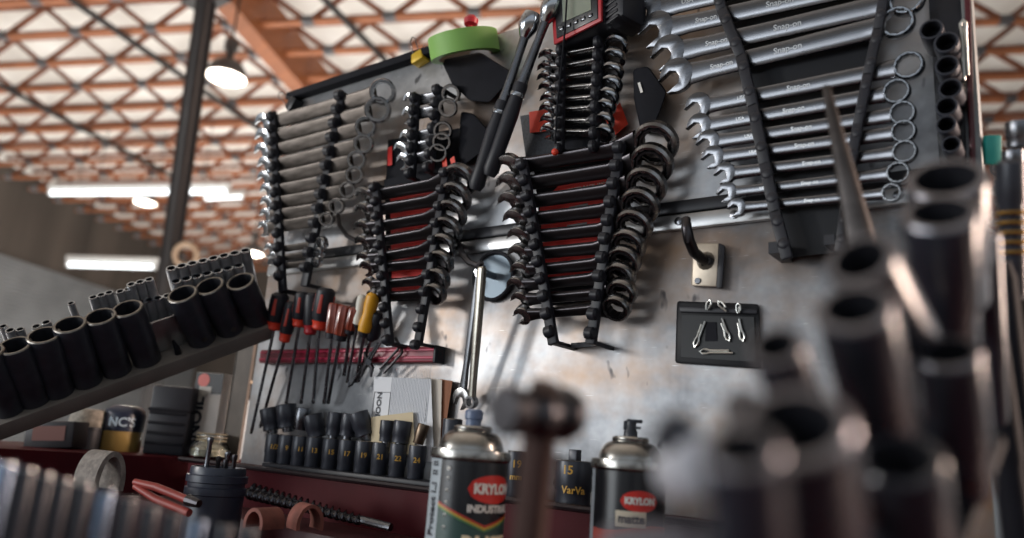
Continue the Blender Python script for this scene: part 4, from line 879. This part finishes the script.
cluster(8, 171, 268, 10.6, -2.55, 10.6, 30, .075, 'in the upper tier at the tilted rack top')
cluster(7, 176, 281, 10.4, -2.6, 10.4, 30, .055, 'in the lower tier at the tilted rack top')
cluster(4, 140, 302, 9, -2.2, 9, 26, .055, 'in the low row beside the bare steel plate')
cluster(3, 131, 284, 9, -2.4, 9, 30, .075, 'behind the fifth and sixth deep sockets')
cluster(2, 120, 291, 8, -2.2, 8, 26, .075, 'of the pair behind the fifth deep socket')
cluster(3, 93, 297, 8, -2.4, 8.5, 28, .075, 'behind the fourth deep socket of the tilted rack')
small += [(71,303,7,26,.075,'lone slim chrome socket standing behind the third deep socket'),(46,322,9,16,.06,'low chrome socket, right of the pair behind the second deep socket'),(36,326,9,16,.06,'low chrome socket, left of the pair behind the second deep socket'),
          (10,330,9,18,.06,'low chrome socket behind the leftmost deep sockets, middle of three'),(20,329,8,18,.06,'low chrome socket behind the leftmost deep sockets, right of three'),(3,326,8,16,.075,'low chrome socket at the left edge of the picture')]
for x, y, wd, h, back, lab in small:
    tp = onrack(x, y, back); base_l = m.inverted() @ tp; base = m @ V((base_l.x, ysg*back, 0)); H = max((tp-base).length, .012); s_ = pxm(tp)
    socket('small_socket', base, nup, wd*.5/s_, H, lab, GC2, body=small_chrome, rim=chrome, n=14)
pl = onrack(168, 334, .012); li = m.inverted() @ pl; t = thing('steel_flap', 'small bare steel plate standing in the gap between deep sockets on the tilted rack', 'plate', m @ V((li.x, ysg*.014, 0)))
MB().box((0, 0, 0), (.055, .003, .05), m @ M.Translation((li.x, ysg*.03, .026)), .001).build('plate', mat('bare_lip', '#c4c5c6'), t)
MB().tube([m @ V((li.x+.006, ysg*.012, .0)), m @ V((li.x+.006, ysg*.012, .010)), m @ V((li.x+.004, ysg*.014, .022))], [.0045, .004, .002], 8).build('peg', black_matte, t)

# ---------------------------------------------------------------- blurred front row at the lower left
GF1 = 'small blurred sockets in the front row'
fr = [(8,462),(28,468),(46,474),(64,479),(85,484),(107,490),(129,498),(152,506),(174,513),(200,519),(226,525),(250,529)]
P = [dep(x, y, lerp(.30, .33, i/11)) for i, (x, y) in enumerate(fr)]
t = thing('front_socket_rail', 'dark rail along the lower left corner carrying the blurred front row of sockets', 'socket rail', V((P[5].x, P[5].y, FZ)))
b = MB(); a_, c_ = P[0].copy(), P[-1].copy(); a_.z = c_.z = 0; dd = (c_-a_); a_ -= dd*.25; c_ += dd*.5; mm = frame(V(((a_.x+c_.x)/2, (a_.y+c_.y)/2, FZ)), dd, ZUP); b.box((0, 0, .052), (dd.length*1.75, .02, .104), mm, .002); b.build('rail', black_plastic, t)
streak_steel = mat('streak_lit_steel', '#6c7a8e', .8, .22, var=.3, scale=90)  # paler blue on a few bodies imitates highlight streaks along the dark row
for i, p in enumerate(P):
    q = V((p.x, p.y, FZ+.104)); H = p.z-q.z
    socket('small_socket', q, ZUP, .0038, H, 'small dark socket, %s from the left in the blurred front row' % nth(i), GF1, body=streak_steel if i in (0, 5, 9) else gloss_black, rim=chrome, n=14)
# ---------------------------------------------------------------- ball-peen hammer standing head up in front
hc = dep(542, 413, .27); t = thing('ball_peen_hammer', 'blurred ball-peen hammer standing head up in front of the cans', 'hammer', hc)
hx = (V((cos(YAW), sin(YAW), 0))*-.78+V((sin(YAW), -cos(YAW), 0))*.58+ZUP*-.04).normalized(); mh = frame(hc, hx, ZUP)
prof = [(x_*.64, r_*.80) for x_, r_ in [(-.026, .001), (-.0255, .006), (-.022, .0105), (-.016, .0125), (-.010, .0115), (-.006, .0095), (0, .0115), (.004, .0118), (.009, .0085), (.013, .0080), (.016, .0105), (.026, .0110), (.0275, .010), (.0276, .001)]]
b = MB(); b.lathe([(r, x) for x, r in prof], mh @ M.Rotation(pi/2, 4, 'Y'), 26); b.build('head', mat('forged_steel', '#57565a', .9, .33, var=.3, scale=60), t)
ft = dep(528, 545, .29); low = hc+(ft-hc)*((hc.z-FZ)/(hc.z-ft.z)); mL = along(hc, low); L = (low-hc).length
MB().loft([[V((x*wd, y*wd*.75, L*u)) for x, y in sec(1, 1, 16, .8)] for u, wd in ((-.05, .0105), (.03, .0125), (.1, .0125), (.3, .0125), (.6, .015), (.9, .017), (1, .015))], mL).build('handle', mat('worn_hammer_handle', '#4b3a36', .1, .5, var=.45, scale=40), t)
# ---------------------------------------------------------------- tapered punch pointing up
a, c = dep(826, 86, .50), dep(884, 345, .46); c = a+(c-a)*((a.z-FZ)/(a.z-c.z)); t = thing('tapered_punch', 'dark tapered steel bar pointing straight up in front of the right rack', 'punch', c); L = (c-a).length; mm = along(a, c)
MB().loft([[V((x*wd, y*wd, L*u)) for x, y in sec(1, 1, 12, .75)] for u, wd in ((0, .0035), (.005, .0052), (.16, .013), (.3, .0205), (.4, .0225), (1, .0225))], mm).build('blade', mat('dark_punch_steel', '#4e4a49', .85, .42, var=.3, scale=40, stretch=(1, 1, 3)), t)
# ---------------------------------------------------------------- big blurred impact sockets at the right
GBIG = 'big blurred impact sockets in the right foreground'
def fsock(tp, bt, z0, z1, hw, label, hole=0, body=gloss_black, hexr=.68, rim=big_rim):
    z0 *= .86; z1 *= .86; a, c = dep(*tp, z0), dep(*bt, z1); R = hw/(FPX/z0)
    return socket('big_impact_socket', c, (a-c).normalized(), R, (a-c).length, label, GBIG, hole=hole, hexr=hexr, n=32, body=body, rim=rim)
fsock((946,178),(954,300),.38,.42,38,'big black impact socket, farthest back of the blurred right group')
fsock((940,212),(946,345),.32,.355,36,'big black upright socket right of the leaning ones in the foreground', .3)
fsock((984,235),(994,420),.42,.45,15,'slim dark socket upright at the right of the big blurred pair')
fsock((860,259),(926,376),.28,.32,34,'black socket leaning left, below the tip of the tapered punch')
fsock((854,307),(888,452),.255,.29,38,'large black socket leaning left in the middle of the right foreground', .6)
fsock((776,345),(812,440),.24,.265,28,'short black socket with open end up, left in the right foreground group')
fsock((948,352),(964,490),.29,.315,31,'black socket standing below the upright one at the lower right', .4)
fsock((900,458),(920,600),.24,.26,42,'wide black socket at the bottom edge right of centre foreground', rim=gloss_black)
fsock((795,424),(825,620),.19,.23,57,'very large blurred black socket at the bottom of the frame', .4)
fsock((742,402),(757,470),.21,.225,20,'small grey socket peeking out left of the very large one', body=satin, hexr=.5)
fsock((742,448),(762,620),.17,.19,40,'blurred black socket in front, left of the very large one')
def frail3(pa, za, pb, zb, label):
    za *= .86; zb *= .86; a, c = dep(*pa, za), dep(*pb, zb); t = thing('socket_rail', label, 'socket rail', V((c.x, c.y, FZ)), 'rails under the blurred right sockets'); mm = frame((a+c)/2, c-a, ZUP)
    MB().box((0, 0, 0), ((c-a).length, .014, .005), mm, .001).build('channel', black_matte, t)
    for q in (c,): MB().box((q.x, q.y, (q.z+FZ)/2), (.012, .012, q.z-FZ)).build('leg', black_matte, t)
frail3((966,315),.43,(828,624),.235,'dark rail rising to the right under the leaning big blurred sockets')
frail3((985,440),.36,(915,612),.262,'dark rail under the lower right blurred sockets')
frail3((818,446),.27,(760,626),.192,'dark rail under the short open socket and the blurred one before it')
# chrome-faced extension lying end-on, with a dark hex above
p = dep(703, 466, .17); t = thing('socket_adapter', 'blurred bright round end of a socket adapter facing the camera', 'adapter', p); mm = frame(p, RT, (-FW*.92+UP*.3+RT*-.1).normalized())
R = 29*.17/FPX; MB().lathe([(R*.9, -.03), (R, -.026), (R, -.002), (R*.92, 0), (.0001, .0006)], mm, 28).build('body', mat('bright_face', '#d9dbe4', .35, .4), t)
MB().lathe([(R*.62, -.006), (R*.8, 0), (R*.8, .006), (R*.55, .008)], mm @ M.Translation((-R*.6, R*1.25, -.012)), 6).build('hex_drive', black_oxide, t)
p2 = dep(672, 536, .17); t = thing('grey_holder', 'blurred grey block under the bright round adapter end at the bottom edge', 'holder', p2); MB().box((0, 0, -.018), (.032, .03, .036), frame(p2, RT, UP), .006).build('block', mat('grey_block', '#6d6d76', .2, .5), t)
# ---------------------------------------------------------------- far right strip: tools hung beyond the board
GE2 = 'dark tools hanging at the far right'
tealm = mat('teal_plastic', '#1f8f86', 0, .4)
p = pan(992, 150, .004); t = thing('teal_tag', 'teal plastic tag clipped at the right edge of the board', 'tag', p); MB().box((0, 0, 0), (.0145, .006, .025), frame(p, RT, UP), .002).build('tag', tealm, t)
MB().ring([(.005+.0009*cos(k*pi/3), .0009*sin(k*pi/3)) for k in range(6)], frame(p+UP*-.016+RT*.004, RT, -FW), 16).build('ring', satin, t)
for i, (x, y, hw, h) in enumerate([(1018,121,11,26),(1013,150,10,22),(1002,180,7,16)]):
    c = dep(x, y+h, .55); a = dep(x, y, .55); socket('chrome_socket', c, (a-c).normalized(), hw*.55/FPX, (a-c).length, ['chrome socket, topmost at the far right edge', 'chrome socket under the topmost at the far right edge', 'small chrome socket beside the teal tag'][i], 'chrome sockets at the far right', body=satin, rim=chrome)
def handle_tool(x0, y0, x1, y1, z, R, label, rings):
    a, c = dep(x0, y0, z), dep(x1, y1, z); c = c if rings else a+(c-a)*((a.z-FZ)/(a.z-c.z)); m_ = along(a, c); L = (c-a).length; t = thing('ratchet_handle', label, 'ratchet', m_, GE2)
    MB().lathe([(R*.7, 0), (R, L*.03), (R, L*.3), (R*.85, L*.33), (R*.85, L*.95), (R*.6, L)], None, 18).build('shaft', black_oxide if rings else black_matte, t, False)
    for k in range(rings): MB().ring([(R*.98+R*.12*cos(q*pi/3), L*(.38+.07*k)+R*.16*sin(q*pi/3)) for q in range(6)], None, 18).build('brass_ring', mat('brass', '#b08c4a', 1, .3), t, False)
handle_tool(1010,160,1014,300,.5,.0085,'black handle with brass rings at the far right edge',5)
handle_tool(1000,262,1016,402,.46,.0075,'dark slanted bar below the ringed handle at the far right',0)
handle_tool(984,300,1004,440,.42,.0085,'dark slanted bar left of the other one at the far right',0)
a, c = dep(1000,400,.55), dep(1006,532,.55); tag(MB().tube([a, c], .0016, 8).build('thin_rod', mat('warm_rod', '#b59a86', .8, .3)), 'thin pale rod standing upright at the lower right corner', 'rod')
p = dep(1030, 455, .75); t = thing('tool_case', 'black tool case with an orange triangle at the lower right corner', 'case', V((p.x, p.y, FZ))); ch_ = p.z+.08-FZ; mm = frame(p, RT, ZUP)
MB().box((.02, .03, .08-ch_/2), (.11, .06, ch_), mm, .006).build('case', black_plastic, t)
MB().prism([(-.012, 0), (.012, 0), (0, .010)], 0, .001, mm @ M.Translation((-.014, -.0005, .004)) @ M.Rotation(pi/2, 4, 'X')).build('warning_triangle', mat('orange_mark', '#d48a2e', 0, .5), t)
MB().box((-.013, -.001, .062), (.024, .003, .03), mm, .004).build('teal_patch', mat('pale_teal', '#6f9aa5', 0, .4), t)
for z in (-.03, -.05): MB().box((-.012, -.001, z), (.022, .003, .004), mm, .001).build('latch', satin, t)
tgt = V((-.5, 0, 1.5))
area('window_light', tgt+V((-.70, -.72, .12)).normalized()*4.5, tgt, .45, KEY, (1.0, .97, .93), .6)
area('daylight_door', V((-.3, 0, 1.3))+V((-.43, -.90, .0)).normalized()*5, V((-.3, 0, 1.3)), 2.2, DOOR, (.91, .96, 1.0), 1.6)
area('side_door', CAM+RT*3.0+FW*.6+ZUP*.3, CAM, .55, SIDE, (1.0, .74, .60), 1.8)
cu = hall(4.5, 9.5); area('roof_fill_uplight', (cu.x, cu.y, .25), (cu.x, cu.y, 9), 13, UPL, (1.0, .98, .94), 13)  # added unseen uplight near the floor, fills in for bounce to brighten the roof
